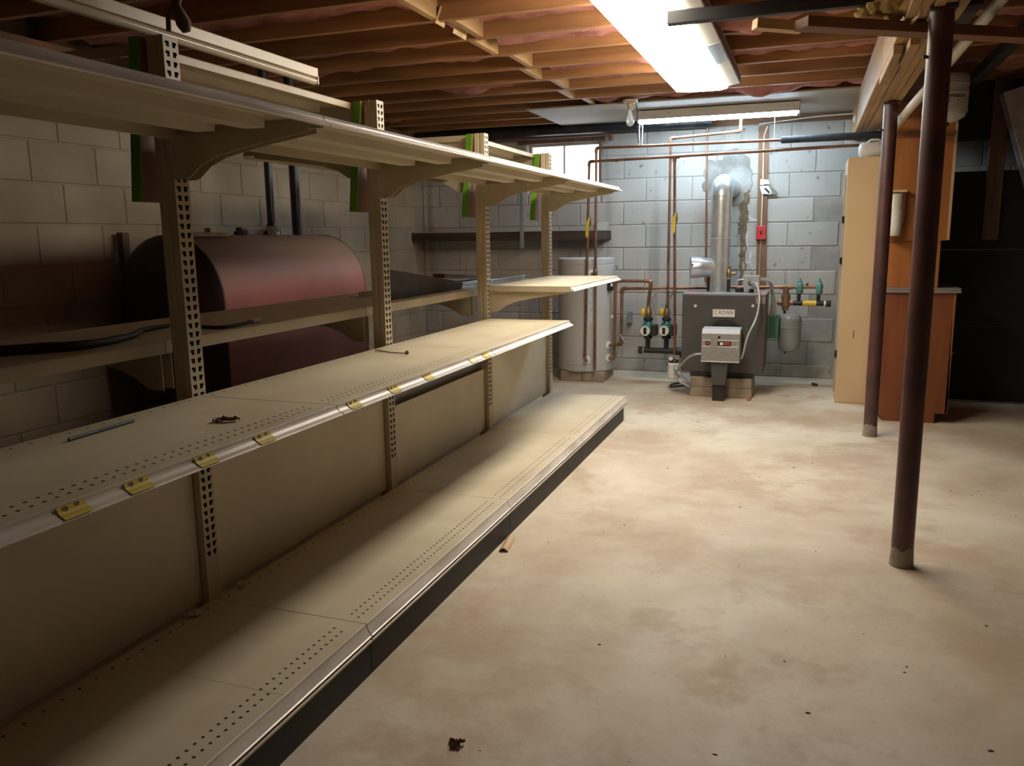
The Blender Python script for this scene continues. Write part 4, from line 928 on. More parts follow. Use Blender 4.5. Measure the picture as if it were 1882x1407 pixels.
for (xa, xb) in ((0.03, 0.24), (0.44, 0.97)):
    for dz in (0.022, -0.026): build('trim_line', MB().box(X0+W_*xa, X0+W_*xb, YB-0.003, YB, zz+dz, zz+dz+0.005), 'white', bu)
for k in range(14):
    xx = X0+W_*(0.08+0.84*k/13); build('vent_rib', MB().box(xx-0.003, xx+0.003, YB-0.0025, YB, Z0+0.02, Z0+Hh*0.46), 'burner', bu)
build('burner_throat', MB().cyl(((X0+X1)/2+0.01, YB+0.17, (Z0+Z1)/2+0.02), ((X0+X1)/2+0.01, BY+0.01, (Z0+Z1)/2+0.02), 0.10, 20), 'black', o, smooth=60)
build('mount_ring', MB().cyl(((X0+X1)/2+0.01, BY-0.02, (Z0+Z1)/2+0.055), ((X0+X1)/2+0.01, BY+0.002, (Z0+Z1)/2+0.055), 0.14, 28), 'black', o, smooth=60)
pm = (X0+X1)/2-0.01
build('blower_duct', MB().prism([(pm-0.062, Z0), (pm+0.07, Z0), (pm+0.05, 0.13), (pm-0.05, 0.13)], 'y', YB+0.03, YB+0.13), 'boiler', o, bev=0.004)
build('blower_foot', MB().prism([(pm-0.05, 0.13), (pm+0.05, 0.13), (pm+0.046, 0.0), (pm-0.046, 0.0)], 'y', YB+0.06, YB+0.16), 'black', o, bev=0.003)
# flexible conduit from the junction box down to the burner
jb0, jb1 = at(1368, 509, y=6.80), at(1395, 530, y=6.80)
o2 = thing('junction_box', 'grey metal junction box on top of the boiler with looping conduits', 'box', ((jb0.x+jb1.x)/2, 6.83, bz1))
build('box', MB().box(jb0.x, jb1.x, 6.78, 6.86, bz1+0.03, jb0.z+0.005), 'galv', o2, bev=0.003)
build('pedestal', MB().cyl(((jb0.x+jb1.x)/2, 6.82, bz1), ((jb0.x+jb1.x)/2, 6.82, bz1+0.03), 0.02, 10), 'castiron', o2)
build('lid', MB().box(jb0.x-0.004, jb1.x+0.004, 6.776, 6.864, jb0.z+0.005, jb0.z+0.011), 'burnertop', o2)
jc = Vector(((jb0.x+jb1.x)/2-0.01, 6.777, (bz1+0.03+jb0.z)/2)); build('bushing', MB().cyl(jc, jc-Vector((0, 0.012, 0)), 0.016, 12), 'black', o2, smooth=60)
pts = [jc-Vector((0, 0.005, 0)), at(1391, 520, y=6.60), at(1397, 545, y=6.55), at(1391, 585, y=6.5), at(1373, 618, y=6.45), at(1366, 650, y=6.43), at(1362, 659, y=6.43)]
build('flex_conduit', MB().tube(pts, 0.009, 10, bend=0.09), 'conduit', o2, smooth=60)
r0 = Vector((jb1.x, 6.82, jb0.z-0.015))
for k, (dx, dz) in enumerate(((0.0, 0.0), (0.02, -0.012), (0.035, -0.02))):
    pts = [r0+Vector((0, 0, -0.004*k)), r0+Vector((0.07+dx*0.6, 0.05, 0.0+dz)), at(1417+2*k, 530+3*k, y=6.95), at(1420+2*k, 555, y=7.0), at(1415+5*k, 580, y=7.05)]
    build('flex_conduit', MB().tube(pts, 0.0085, 8, bend=0.08), 'conduit', o2, smooth=60)
build('flex_conduit', MB().tube([(jb0.x, 6.82, jb0.z-0.02), (jb0.x-0.05, 6.82, jb0.z-0.024), (jb0.x-0.07, 6.83, jb0.z-0.05), (jb0.x-0.045, 6.83, bz1+0.02), (jb0.x-0.02, 6.83, bz1+0.004)], 0.008, 8, bend=0.03), 'conduit', o2, smooth=60)
p = at(1359, 528, y=6.85); solo('black_gauge', MB().lathe((p.x, 6.85, bz1), [(0.03, 0), (0.034, 0.006), (0.034, 0.03), (0.028, 0.036)], 16), 'black', 'round black gauge lying on the boiler beside the junction box', 'gauge', (p.x, 6.85, bz1), smooth=40)
p = at(1339, 520, y=6.85); o3 = thing('relief_valve', 'brass relief valve on a black stub pipe standing on the boiler right of the flue', 'valve', (p.x, 6.85, bz1))
build('stub_pipe', MB().cyl((p.x, 6.85, bz1), (p.x, 6.85, bz1+0.105), 0.014, 12), 'black', o3, smooth=60)
build('thread_seal', MB().cyl((p.x, 6.85, bz1+0.105), (p.x, 6.85, bz1+0.111), 0.013, 12), 'paper', o3)
build('valve_body', MB().lathe((p.x, 6.85, 0), [(0.013, bz1+0.11), (0.02, bz1+0.125), (0.022, bz1+0.16), (0.014, bz1+0.175), (0.012, bz1+0.20)], 12), 'brass', o3, smooth=40)
build('outlet', MB().cyl((p.x, 6.85, bz1+0.145), (p.x+0.05, 6.86, bz1+0.145), 0.012, 10), 'brass', o3, smooth=60)
build('lever', MB().box(p.x-0.004, p.x+0.02, 6.83, 6.845, bz1+0.195, bz1+0.205), 'chrome', o3)
# flue
fx, fy, fr = (-0.772-0.611)/2, 6.97, 0.081
o = thing('flue_pipe', 'shiny galvanised flue pipe rising from the boiler and turning into the back wall', 'pipe', (fx, fy, bz1))
build('lower_pipe', MB().lathe((fx, fy, 0), [(fr, bz1), (fr, 1.24), (fr+0.003, 1.242), (fr+0.003, 1.25), (fr, 1.252), (fr, 1.395)], 36), 'galv', o, smooth=40)
build('upper_pipe', MB().lathe((fx, fy, 0), [(fr+0.002, 1.39), (fr+0.002, 1.575), (fr+0.006, 1.577), (fr+0.006, 1.592), (fr+0.002, 1.594)], 36), 'galv', o, smooth=40)
bend_ = [(fx, fy, 1.55)]
for k in range(5): a = (PI/2)*k/4; bend_.append((fx, fy+0.10-0.10*math.cos(a), 1.59+0.09*math.sin(a)))
bend_.append((fx, WY+0.02, 1.68))
build('elbow', MB().tube(bend_, fr+0.005, 36), 'galv', o, smooth=25)
tz = at(1285, 491, y=6.95).z; tl = at(1269.5, 491, y=6.93)
tee = [(fx-0.01, fy-0.01, tz), (fx-0.06, fy-0.03, tz), (tl.x+0.09, fy-0.05, tz), (tl.x+0.09, fy-0.05, tz)]
build('tee_branch', MB().tube([(fx-0.02, fy-0.01, tz), (fx-0.085, fy-0.03, tz), (tl.x+0.075, fy-0.05, tz)], 0.08, 28, rs=[0.05, 0.078, 0.083]), 'galv', o, smooth=50)
build('draft_regulator', MB().tube([(tl.x+0.08, fy-0.048, tz), (tl.x+0.008, fy-0.068, tz), (tl.x, fy-0.07, tz)], 0.087, 28, rs=[0.086, 0.089, 0.084]), 'galv', o, smooth=50)
build('regulator_bolt', MB().cyl((tl.x+0.03, fy-0.16, tz+0.025), (tl.x+0.03, fy-0.14, tz+0.025), 0.007, 8), 'black', o)
build('drop_bracket', MB().cyl((tl.x+0.145, fy-0.02, tz-0.08), (tl.x+0.145, fy-0.02, bz1), 0.012, 10), 'castiron', o)
# oil filter and hoses
p = at(1238, 688, y=6.80); z0, z1 = 0.10, 0.232
o = thing('oil_filter', 'white oil filter canister with a small gauge hanging left of the boiler', 'filter', (p.x, 6.8, z0))
build('canister', MB().lathe((p.x, 6.8, 0), [(0.044, z0), (0.05, z0+0.006), (0.05, z1-0.008), (0.043, z1)], 22), 'paper', o, smooth=40)
build('head', MB().lathe((p.x, 6.8, 0), [(0.04, z1), (0.04, z1+0.015), (0.02, z1+0.03)], 14), 'castiron', o, smooth=40)
gz = at(1236, 658, y=6.78).z; build('gauge', MB().lathe((p.x-0.02, 6.77, gz), [(0.02, -0.01), (0.021, 0.0), (0.018, 0.012)], 16, axis='y'), 'brass', o, smooth=40)
build('gauge_face', MB().cyl((p.x-0.02, 6.758, gz), (p.x-0.02, 6.7595, gz), 0.017, 16), 'paper', o)
build('gauge_stem', MB().cyl((p.x-0.018, 6.78, gz-0.01), (p.x, 6.8, z1+0.02), 0.008, 8), 'brass', o)
build('fittings', MB().cyl((p.x+0.01, 6.8, gz-0.01), (p.x+0.09, 6.8, gz-0.01), 0.012, 8).cyl((p.x+0.01, 6.8, gz-0.04), (p.x+0.09, 6.8, gz-0.04), 0.011, 8), 'bronze', o, smooth=60)
pts = [Vector((X0, YB+0.06, at(1289, 652, y=YB).z)), at(1276, 651, y=6.42), at(1264, 657, y=6.5), at(1247, 675, y=6.6), at(1240, 688, y=6.65), at(1244, 698, y=6.62), at(1258, 706, y=6.58), at(1268, 711, y=6.555)]
build('braided_hose', MB().tube(pts, 0.0095, 10, bend=0.06), 'conduit', o, smooth=60)
pts = [Vector((p.x, 6.8, z1+0.02)), at(1240, 677, y=6.72), at(1252, 690, y=6.66), at(1267, 703, y=6.555)]
build('braided_hose', MB().tube(pts, 0.0095, 10, bend=0.06), 'conduit', o, smooth=60)
pts = [at(1256, 702, y=6.7), at(1234, 706, y=6.75), at(1231, 711, y=6.75), at(1246, 709, y=6.72), at(1262, 708, y=6.7)]
build('black_hose', MB().tube(pts, 0.009, 8, bend=0.03), 'rubber', o, smooth=60)
# ------------------------------------------------------------------ right of the boiler
YR = 7.2
p, q = at(1412.5, 578, y=YR-0.1), at(1430, 622, y=YR-0.1)
solo('relay_box', MB().box(p.x, q.x, YR-0.11, YR-0.03, q.z, p.z), 'gbox', 'green metal relay box between the boiler and the expansion tank', 'box', ((p.x+q.x)/2, YR-0.07, q.z), bev=0.003)
o = thing('expansion_tank', 'grey expansion tank hanging under the brass air separator right of the boiler', 'tank', (at(1451, 610, y=YR).x, YR, 0.28))
ex = at(1451, 610, y=YR).x; er = (at(1473, 600, y=YR).x-at(1430, 600, y=YR).x)/2; zt = at(1451, 575, y=YR).z; zb_ = at(1451, 647, y=YR).z
build('shell', MB().lathe((ex, YR, 0), [(0.012, zb_), (er*0.5, zb_+0.006), (er*0.85, zb_+0.025), (er*0.98, zb_+0.06), (er, zb_+0.09), (er, zb_+0.205), (er+0.004, zb_+0.207), (er+0.004, zb_+0.219), (er, zb_+0.221), (er, zt-0.05), (er*0.97, zt-0.035), (er*0.8, zt-0.012), (er*0.4, zt-0.002), (0.02, zt)], 40), 'extank', o, smooth=40)
build('air_valve', MB().cyl((ex-0.03, YR, zb_-0.012), (ex-0.03, YR, zb_+0.01), 0.008, 8), 'black', o)
sx_ = at(1444, 550, y=YR).x; z_b, z_t, z_m = at(1444, 570, y=YR).z, at(1444, 541, y=YR).z, at(1480, 557, y=YR).z
o = thing('air_separator', 'bronze air separator standing over the grey expansion tank', 'valve', (sx_, YR, z_b))
build('body', MB().lathe((sx_, YR, 0), [(0.026, z_b), (0.028, z_b+0.03), (0.036, z_b+0.035), (0.036, z_t), (0.024, z_t+0.004), (0.024, z_t+0.07)], 16), 'bronze', o, smooth=40)
build('stem', MB().cyl((sx_-0.005, YR, z_b), (sx_-0.005, YR, zt-0.004), 0.011, 10), 'castiron', o)
for s_ in (-1, 1): build('union', MB().cyl((sx_+s_*0.03, YR, z_m+0.004), (sx_+s_*0.062, YR, z_m+0.004), 0.028, 6), 'bronze', o, bev=0.003)
hz = at(1450, 527, y=YR).z; hr_ = at(1500, 526, y=YR)
o = thing('copper_pipe', 'copper feed line running right from the boiler top through the two green zone valves', 'pipe', (sx_, YR, hz), 'copper pipe runs')
build('run', MB().tube([(-0.62, YR, hz-0.006), (hr_.x+0.02, YR, hz)], 0.0135, 12), 'copper', o, smooth=60)
build('tee', MB().tube([(sx_-0.05, YR, hz), (sx_+0.05, YR, hz)], 0.02, 12).tube([(sx_, YR, hz), (sx_, YR, z_t+0.07)], 0.022, 12), 'bronze', o, smooth=60)
mid = at(1483, 521, y=YR); build('bleed_valve', MB().ball((mid.x, YR-0.01, hz+0.03), 0.013, 8).cyl((mid.x, YR, hz), (mid.x, YR, hz+0.03), 0.008, 8), 'bronze', o, smooth=70)
ml, mr = at(1458, 557, y=YR), at(1526, 557, y=YR)
o = thing('pipe_manifold', 'black iron pipe manifold with a yellow label under the green zone valves', 'pipe', (ml.x, YR, z_m))
build('header', MB().cyl((ml.x-0.03, YR, z_m), (mr.x-0.03, YR, z_m), 0.021, 14), 'black', o, smooth=60)
build('end_cap', MB().cyl((mr.x-0.035, YR, z_m-0.002), (mr.x+0.006, YR, z_m-0.002), 0.027, 14), 'castiron', o, smooth=60)
build('seal_ring', MB().cyl((mr.x-0.05, YR, z_m), (mr.x-0.034, YR, z_m), 0.023, 14), 'white', o, smooth=60)
ya, yb_ = at(1475, 557, y=YR).x, at(1500, 557, y=YR).x
build('yellow_label', MB().cyl((ya, YR, z_m), (yb_, YR, z_m), 0.0225, 14), 'yellow', o, smooth=60)
build('left_stub', MB().cyl((at(1428, 556, y=YR).x, YR, z_m+0.003), (sx_-0.05, YR, z_m+0.003), 0.016, 12), 'castiron', o, smooth=60)
for j, px in enumerate((1470, 1506)):
    c_ = at(px, 527, y=YR); zc = hz
    build('riser', MB().cyl((c_.x-0.004, YR, z_m), (c_.x-0.004, YR, zc-0.045), 0.015, 12), 'black', o, smooth=60)
    u = thing('zone_valve', ('green zone valve on the left, nearer the air separator', 'green zone valve at the right end of the feed line')[j], 'valve', (c_.x, YR, zc-0.05), 'green zone valves')
    build('body', MB().lathe((c_.x, YR, 0), [(0.016, zc-0.06), (0.026, zc-0.05), (0.028, zc-0.01), (0.03, zc+0.012), (0.022, zc+0.035), (0.017, zc+0.038), (0.016, zc+0.05), (0.008, zc+0.053), (0.007, zc+0.072)], 14), 'zteal', u, smooth=40)
    build('front_boss', MB().cyl((c_.x, YR-0.036, zc-0.015), (c_.x, YR-0.02, zc-0.015), 0.017, 10), 'zteal', u, smooth=40)
# wiring board on the wall with conduit, tags and the red switch
YW = WY-0.022
a, b_, c_ = at(1395, 232, y=YW), at(1413, 228, y=YW), at(1389, 535, y=YW); d_ = at(1407, 535, y=YW)
o = thing('wiring_board', 'tall brown wooden board on the back wall carrying conduit and a red switch', 'board', ((c_.x+d_.x)/2, YW, c_.z))
build('board', MB().add([(a.x, YW, a.z), (b_.x, YW, a.z+0.01), (d_.x, YW, c_.z), (c_.x, YW, c_.z), (a.x, WY-0.001, a.z), (b_.x, WY-0.001, a.z+0.01), (d_.x, WY-0.001, c_.z), (c_.x, WY-0.001, c_.z)],
      [(0, 1, 2, 3), (4, 5, 6, 7), (0, 1, 5, 4), (1, 2, 6, 5), (2, 3, 7, 6), (3, 0, 4, 7)]), 'brownboard', o, bev=0.002)
yc = YW-0.008
pts = [at(1411, 232, y=yc), at(1404, 250, y=yc), at(1403, 300, y=yc), at(1402, 350, y=yc), at(1400, 390, y=yc), at(1399, 418, y=yc)]
build('conduit', MB().tube(pts, 0.0065, 8, bend=0.1), 'pvc', o, smooth=60)
pts = [at(1399, 438, y=yc), at(1397, 470, y=yc), at(1395, 512, y=yc)]
build('conduit', MB().tube(pts, 0.0055, 8, bend=0.1), 'conduit', o, smooth=60)
p, q = at(1390, 415, y=YW-0.03), at(1407, 440, y=YW-0.03)
sw = build('switch_box', MB().box(p.x, q.x, YW-0.032, YW, q.z, p.z), 'red', o, bev=0.004)
cxx = (p.x+q.x)/2
build('toggle', MB().box(cxx-0.006, cxx+0.006, YW-0.044, YW-0.032, (p.z+q.z)/2-0.012, (p.z+q.z)/2+0.016), 'hole', sw, bev=0.001)
for (pxs, sd) in (([(1397, 329), (1412, 330), (1414, 338), (1397, 340)], 0), ([(1396, 342), (1412, 341), (1418, 352), (1417, 357), (1400, 356)], 1)):
    build('paper_tag', MB().sheet([at(x_, y_, y=YW-0.016-0.004*sd) for x_, y_ in pxs], 0.002), 'paper', o)
build('tag_flap', MB().sheet([at(1412, 341, y=YW-0.02), at(1420, 344, y=YW-0.03), at(1430, 354, y=YW-0.02), at(1424, 357, y=YW-0.02), at(1416, 357, y=YW-0.016)], 0.002), 'laminate', o)
pt = at(1410, 350, y=YW-0.024); build('tag_print', MB().beam(pt+Vector((-0.02, 0, 0.02)), pt+Vector((0.02, 0, -0.02)), 0.002, 0.016, up=(1, 0, 1)), 'castiron', o)
# thick dark pipe and thin cable along the top of the back wall
p, q = at(1000, 240, y=7.58), at(1310, 224, y=7.58)
solo('drain_pipe', MB().cyl((WX+0.02, 7.58, p.z), (q.x, 7.58, q.z), 0.045, 16), 'castiron', 'thick black drain pipe along the top of the back wall behind the shop light', 'pipe', ((p.x+q.x)/2, 7.58, p.z-0.045), smooth=60)
pts = [at(1395, 228, y=7.66), at(1440, 222, y=7.66), at(1500, 214, y=7.66), at(1578, 208, y=7.5)]
solo('white_cable', MB().tube(pts, 0.005, 8, bend=0.2), 'pvc', 'thin white cable along the top of the back wall toward the girder', 'cable', pts[1]-Vector((0, 0, 0.005)), smooth=60)
pc = at(1582, 216, y=7.2); o = thing('cable_clump', 'white plastic lamp socket with dangling wires beside the girder', 'socket', (pc.x, 7.2, pc.z-0.05))
build('socket', MB().lathe((pc.x, 7.2, pc.z), [(0.02, -0.045), (0.05, -0.03), (0.058, 0.0), (0.045, 0.03), (0.02, 0.036)], 14), 'white', o, smooth=50)
build('wire', MB().tube([(pc.x, 7.2, pc.z+0.02), at(1590, 190, y=7.1), at(1600, 160, y=6.9), at(1606, 130, y=6.6), at(1604, 100, y=6.3)], 0.007, 8, bend=0.08), 'dirtywood', o, smooth=60)
build('black_lead', MB().cyl((pc.x-0.01, 7.19, pc.z-0.04), (pc.x-0.012, 7.19, pc.z-0.16), 0.014, 8), 'black', o)
# copper stub over the window
p, q = at(965, 246, y=7.62), at(1123, 246, y=7.62)
pipe('copper_pipe', 'short rusty pipe over the window lintel with an elbow at its right end', [Vector((p.x-0.3, 7.62, q.z)), Vector((q.x, 7.62, q.z)), Vector((q.x, 7.62, q.z-0.06))], r=0.016, m='dirtywood', bend=0.03, group='old pipe')
# dark wall shelf with a pale top and the hanging stick
p = at(1095, 427, y=7.42)
o = thing('wall_shelf', 'dark wooden shelf fixed to the back wall behind the water heater', 'shelf', (-2.75, 7.55, p.z-0.03))
sh = [(WX+0.01, 7.42), (p.x, 7.42), (p.x+0.08, WY-0.001), (WX+0.01, WY-0.001)]
build('board', MB().prism(sh, 'z', p.z-0.065, p.z+0.018), 'darkwood', o, bev=0.002)
build('pale_top', MB().prism([(x+(0.002 if x > -3 else 0), y) for x, y in sh], 'z', p.z+0.018, p.z+0.026), 'whitepanel', o)
build('end_block', MB().prism([(7.60, p.z+0.027), (WY-0.001, p.z+0.027), (WY-0.001, p.z+0.10), (7.66, p.z+0.10)], 'x', p.x-0.05, p.x+0.06), 'whitepanel', o)
p, q = at(957, 352, y=7.38), at(956, 456, y=7.38)
solo('measuring_stick', MB().box(p.x-0.018, p.x+0.018, 7.395, 7.407, q.z, p.z), 'extank', 'narrow grey stick hanging upright in front of the dark wall shelf', 'stick', (p.x, 7.40, q.z), bev=0.001)
# ------------------------------------------------------------------ right side: beige cabinet, hutch, tank, blacked-out partition
cy_ = 6.60; cx0, cz1 = 0.232, 1.818
o = thing('steel_cabinet', 'tall beige steel cabinet standing behind the farther red column', 'cabinet', (cx0+0.22, cy_+0.25, 0))
build('body', MB().box(cx0, cx0+0.44, cy_, cy_+0.5, 0.0, cz1), 'beige', o, bev=0.006)
build('back_edge', MB().box(cx0-0.012, cx0-0.0005, cy_+0.03, cy_+0.06, 0.08, cz1-0.12), 'whitepanel', o)
for zz in (0.35, 1.05, 1.35): build('hinge', MB().box(cx0-0.018, cx0-0.0005, cy_+0.012, cy_+0.03, zz, zz+0.05), 'castiron', o)
build('scratch', MB().box(cx0+0.105, cx0+0.112, cy_-0.0008, cy_, 0.50, 0.56), 'dirtywood', o)
p = at(1600, 275, y=6.68); o = thing('white_jug', 'white plastic jug lying on top of the beige cabinet', 'jug', (p.x, 6.72, cz1))
build('body', MB().lathe((p.x-0.08, 6.72, cz1+0.058), [(0.02, 0.0), (0.045, 0.008), (0.056, 0.03), (0.056, 0.16), (0.035, 0.20)], 18, axis='x'), 'white', o, smooth=50)
build('handle', MB().tube([(p.x-0.02, 6.70, cz1+0.11), (p.x+0.0, 6.68, cz1+0.125), (p.x+0.05, 6.68, cz1+0.125), (p.x+0.08, 6.70, cz1+0.105)], 0.008, 8), 'white', o, smooth=60)
hY, hD = 6.046, 0.53
o = thing('wooden_hutch', 'orange wooden hutch with a grey counter, seen side-on behind the columns', 'cabinet', (0.69, hY+hD/2, 0))
build('lower_side', MB().add([(x, y, z) for y in (hY, hY+0.018) for x, z in ((0.468, 0.09), (0.535, 0.0), (0.848, 0.0), (0.848, 0.068), (0.925, 0.068), (0.905, 0.878), (0.462, 0.878))],
      [tuple(range(7)), tuple(range(7, 14))]+[(i, (i+1) % 7, 7+(i+1) % 7, 7+i) for i in range(7)]), 'redwood', o, bev=0.001)
build('lower_box', MB().box(0.475, 0.90, hY+0.018, hY+hD, 0.07, 0.878), 'redwood', o)
build('toe_board', MB().box(0.60, 0.846, hY+0.018, hY+hD, 0.0, 0.07), 'black', o)
build('front_stile', MB().box(0.905, 0.922, hY+0.0, hY+hD, 0.07, 0.878), 'orange', o, bev=0.002)
build('back_edge', MB().box(0.452, 0.470, hY+0.0, hY+hD, 0.10, 0.878), 'edge', o, bev=0.002)
build('door_knob', MB().ball((0.94, hY+0.12, 0.47), 0.012, 8), 'brass', o, smooth=80)
build('counter', MB().box(0.470, 0.945, hY-0.02, hY+hD, 0.880, 0.914), 'laminate', o, bev=0.003)
build('counter_edge', MB().box(0.470, 0.947, hY-0.022, hY-0.02, 0.884, 0.890), 'alu', o)
build('recess_side', MB().box(0.490, 0.806, hY+0.0, hY+0.018, 0.914, 1.235), 'orange', o, bev=0.001)
build('recess_back', MB().box(0.478, 0.490, hY, hY+hD, 0.914, 2.2), 'edge', o, bev=0.001)
build('upper_side', MB().box(0.492, 0.833, hY-0.025, hY-0.0005, 1.235, 2.18), 'orange', o, bev=0.001)
build('upper_box', MB().box(0.492, 0.80, hY+0.02, hY+hD, 1.24, 2.18), 'orange', o)
build('upper_stile', MB().box(0.833, 0.850, hY-0.025, hY+hD, 1.225, 2.18), 'edge', o, bev=0.001)
build('upper_floor', MB().box(0.492, 0.833, hY-0.025, hY+hD, 1.222, 1.235), 'orange', o)
build('side_rail', MB().box(0.490, 0.835, hY-0.031, hY-0.0255, 1.880, 1.915), 'brownboard', o)  # dark strip standing in for a shadow band across the hutch side
p, q = at(1633, 353, y=hY-0.07), at(1655, 433, y=hY-0.07)
o = thing('paper_dispenser', 'white cup dispenser hanging on the left edge of the wooden hutch', 'dispenser', ((p.x+q.x)/2, hY-0.07, q.z))
build('tube', MB().lathe(((p.x+q.x)/2, hY-0.078, 0), [(0.042, q.z), (0.045, q.z+0.01), (0.047, p.z-0.015), (0.044, p.z-0.012)], 24), 'pvc', o, smooth=50)
build('bracket', MB().box(p.x-0.002, q.x+0.018, hY-0.034, hY-0.026, p.z-0.20, p.z+0.012), 'edge', o, bev=0.002)
build('hood', MB().box(p.x-0.002, q.x+0.018, hY-0.11, hY-0.026, p.z-0.004, p.z+0.012), 'edge', o, bev=0.002)
build('printed_label', MB().lathe(((p.x+q.x)/2, hY-0.078, 0), [(0.0455, q.z+0.02), (0.0475, q.z+0.17)], 24), 'paper', o, smooth=50)
lab = MB(); 
for k in range(4):
    a_, b2 = PI+0.15+k*0.2, PI+0.35+k*0.2; rr = 0.0482
    lab.add([((p.x+q.x)/2+rr*math.cos(t), hY-0.078+rr*math.sin(t), z) for t, z in ((a_, q.z+0.03), (b2, q.z+0.03), (b2, q.z+0.15), (a_, q.z+0.15))], [(0, 1, 2, 3)])
M['dark_print'] = mat('blurred_dark_print', (0.08, 0.08, 0.09), (0.6, 0.56, 0.5), 40, 0.6, lo=0.45, hi=0.55)
build('print', lab, 'dark_print', o)
# hanging white pressure tank
tcy = 5.74; tcx = at(1737, 190, y=tcy).x; tr = at(1779, 190, y=tcy).x-tcx
o = thing('pressure_tank', 'white pressure tank hanging from the joists right of the nearest column', 'tank', (tcx, tcy, 1.935))
build('shell', MB().lathe((tcx, tcy, 0), [(0.01, 1.925), (tr*0.55, 1.932), (tr*0.9, 1.957), (tr, 1.985), (tr, 2.088), (tr+0.003, 2.09), (tr+0.003, 2.094), (tr, 2.096), (tr, 2.14), (tr+0.003, 2.142), (tr+0.003, 2.146), (tr, 2.148), (tr, 2.185), (tr*0.9, 2.20), (tr*0.4, 2.21), (0.02, 2.212)], 40), 'fixture', o, smooth=40)
build('hanger', MB().cyl((tcx, tcy, 2.21), (tcx, tcy, JZ+0.03), 0.012, 10), 'castiron', o)
build('valve_stub', MB().cyl((tcx+0.02, tcy-0.02, 1.905), (tcx+0.02, tcy-0.02, 1.93), 0.008, 8), 'black', o)
lab = MB()
for k in range(5):
    a_, b2 = -PI/2+0.02+k*0.16, -PI/2+0.17+k*0.16; rr = tr+0.0012
    lab.add([(tcx+rr*math.cos(t_), tcy+rr*math.sin(t_), z) for t_, z in ((a_, 2.058), (b2, 2.058), (b2, 2.076), (a_, 2.076))], [(0, 1, 2, 3)])
for a_ in (-PI/2+0.02, -PI/2+0.42):
    lab.add([(tcx+rr*math.cos(t_), tcy+rr*math.sin(t_), z) for t_, z in ((a_, 2.036), (a_+0.07, 2.036), (a_+0.07, 2.045), (a_, 2.045))], [(0, 1, 2, 3)])
M['tankprint'] = mat('faded_tank_print', (0.09, 0.09, 0.09), (0.4, 0.39, 0.37), 90, 0.6, lo=0.5, hi=0.6)
build('worn_print', lab, 'tankprint', o)
# partition coloured black for the missing light, stud, duct, kerb board
solo('kerb_board', MB().box(0.96, 2.6, 6.60, 6.64, 0.0, 0.058), 'alu', 'pale grey kerb board on the floor at the foot of the black partition', 'board', (1.7, 6.62, 0), bev=0.003)
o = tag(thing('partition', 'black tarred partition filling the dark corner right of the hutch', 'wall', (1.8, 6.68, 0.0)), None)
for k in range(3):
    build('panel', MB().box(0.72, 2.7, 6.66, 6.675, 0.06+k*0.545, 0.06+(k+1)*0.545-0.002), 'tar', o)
build('top_panel', MB().box(0.72, 2.7, 6.66, 6.675, 1.90, JZ-0.005), 'tar', o, bev=0.002)  # added black board that keeps the upper corner dark
o_ = solo('wood_stud', MB().box(1.135, 1.235, 6.60, 6.64, 1.22, JZ), 'dirtywood', 'upright brown stud on the black partition right of the white tank', 'post', (1.185, 6.62, 1.22), bev=0.003)
solo('grey_duct', MB().beam((1.235, 6.45, 2.20), (1.46, 6.45, 1.50), 0.18, 0.14, up=(0, 1, 0)), 'galv', 'slanting grey sheet-metal duct at the right edge of the picture', 'duct', (1.35, 6.45, 1.5), bev=0.004)
# ------------------------------------------------------------------ things under the ceiling
a, b_ = at(1838, 0, z=2.125), at(1641, 237, y=5.95)
d_ = (b_-a).normalized(); st = a-d_*1.2
o = thing('vent_pipe', 'white plastic pipe sloping down from the ceiling to the wooden hutch', 'pipe', b_)
build('run', MB().cyl(st, b_, 0.0245, 20), 'pvc', o, smooth=60)
build('coupling', MB().cyl(b_-d_*0.04, b_, 0.027, 20), 'pvc', o, smooth=60)
solo('black_bar', MB().box(-0.576, 0.27, 3.45, 3.49, 2.103, 2.155), 'black', 'black square bar crossing under the nearer ceiling light to the girder', 'bar', (-0.15, 3.47, 2.10), bev=0.004)
a, b_ = at(1473, 43, z=2.02), at(1884, 66, z=2.02); d_ = (b_-a)
solo('cross_plank', MB().beam(a, b_+d_*0.25, 0.085, 0.038), 'brownboard', 'long brown plank running under the girder behind the nearest column', 'plank', (a+b_)/2-Vector((0, 0, 0.02)), bev=0.003)
a2, b2 = at(1387, 44, z=2.045), at(1473, 51, z=2.035)
solo('wood_offcut', MB().beam(a2, b2, 0.05, 0.036), 'palewood', 'pale fresh-cut wood block nailed to the left end of the cross plank', 'block', (a2+b2)/2-Vector((0, 0, 0.018)), bev=0.002)
def tuft(c, sx, sy, sz, seed):
    q = MB().ball(c, 1.0, 28, (sx, sy, sz))
    for v in q.v:
        d = v-Vector(c); n_ = noise.noise(d*14+Vector((seed, 0, 0)))+0.7*noise.noise(d*40+Vector((0, seed, 0)))
        v += d*(0.6*n_)
    return q
q = MB()
for (px_, py_, zz_, a1, a2, a3, sd) in ((1660, 4, 2.10, 0.085, 0.09, 0.04, 2), (1625, 12, 2.09, 0.06, 0.06, 0.03, 5), (1598, 22, 2.085, 0.045, 0.03, 0.018, 8), (1640, 26, 2.07, 0.03, 0.03, 0.022, 11), (1612, 5, 2.12, 0.06, 0.06, 0.03, 17)):
    q2 = tuft(at(px_, py_, z=zz_), a1, a2, a3, sd); q.add(q2.v, q2.f)
c_ = at(1640, 12, z=2.10)
solo('insulation_tuft', q, 'yinsul', 'ragged yellow insulation tuft hanging by the girder at the top', 'insulation', (c_.x, c_.y, c_.z-0.05), smooth=80)
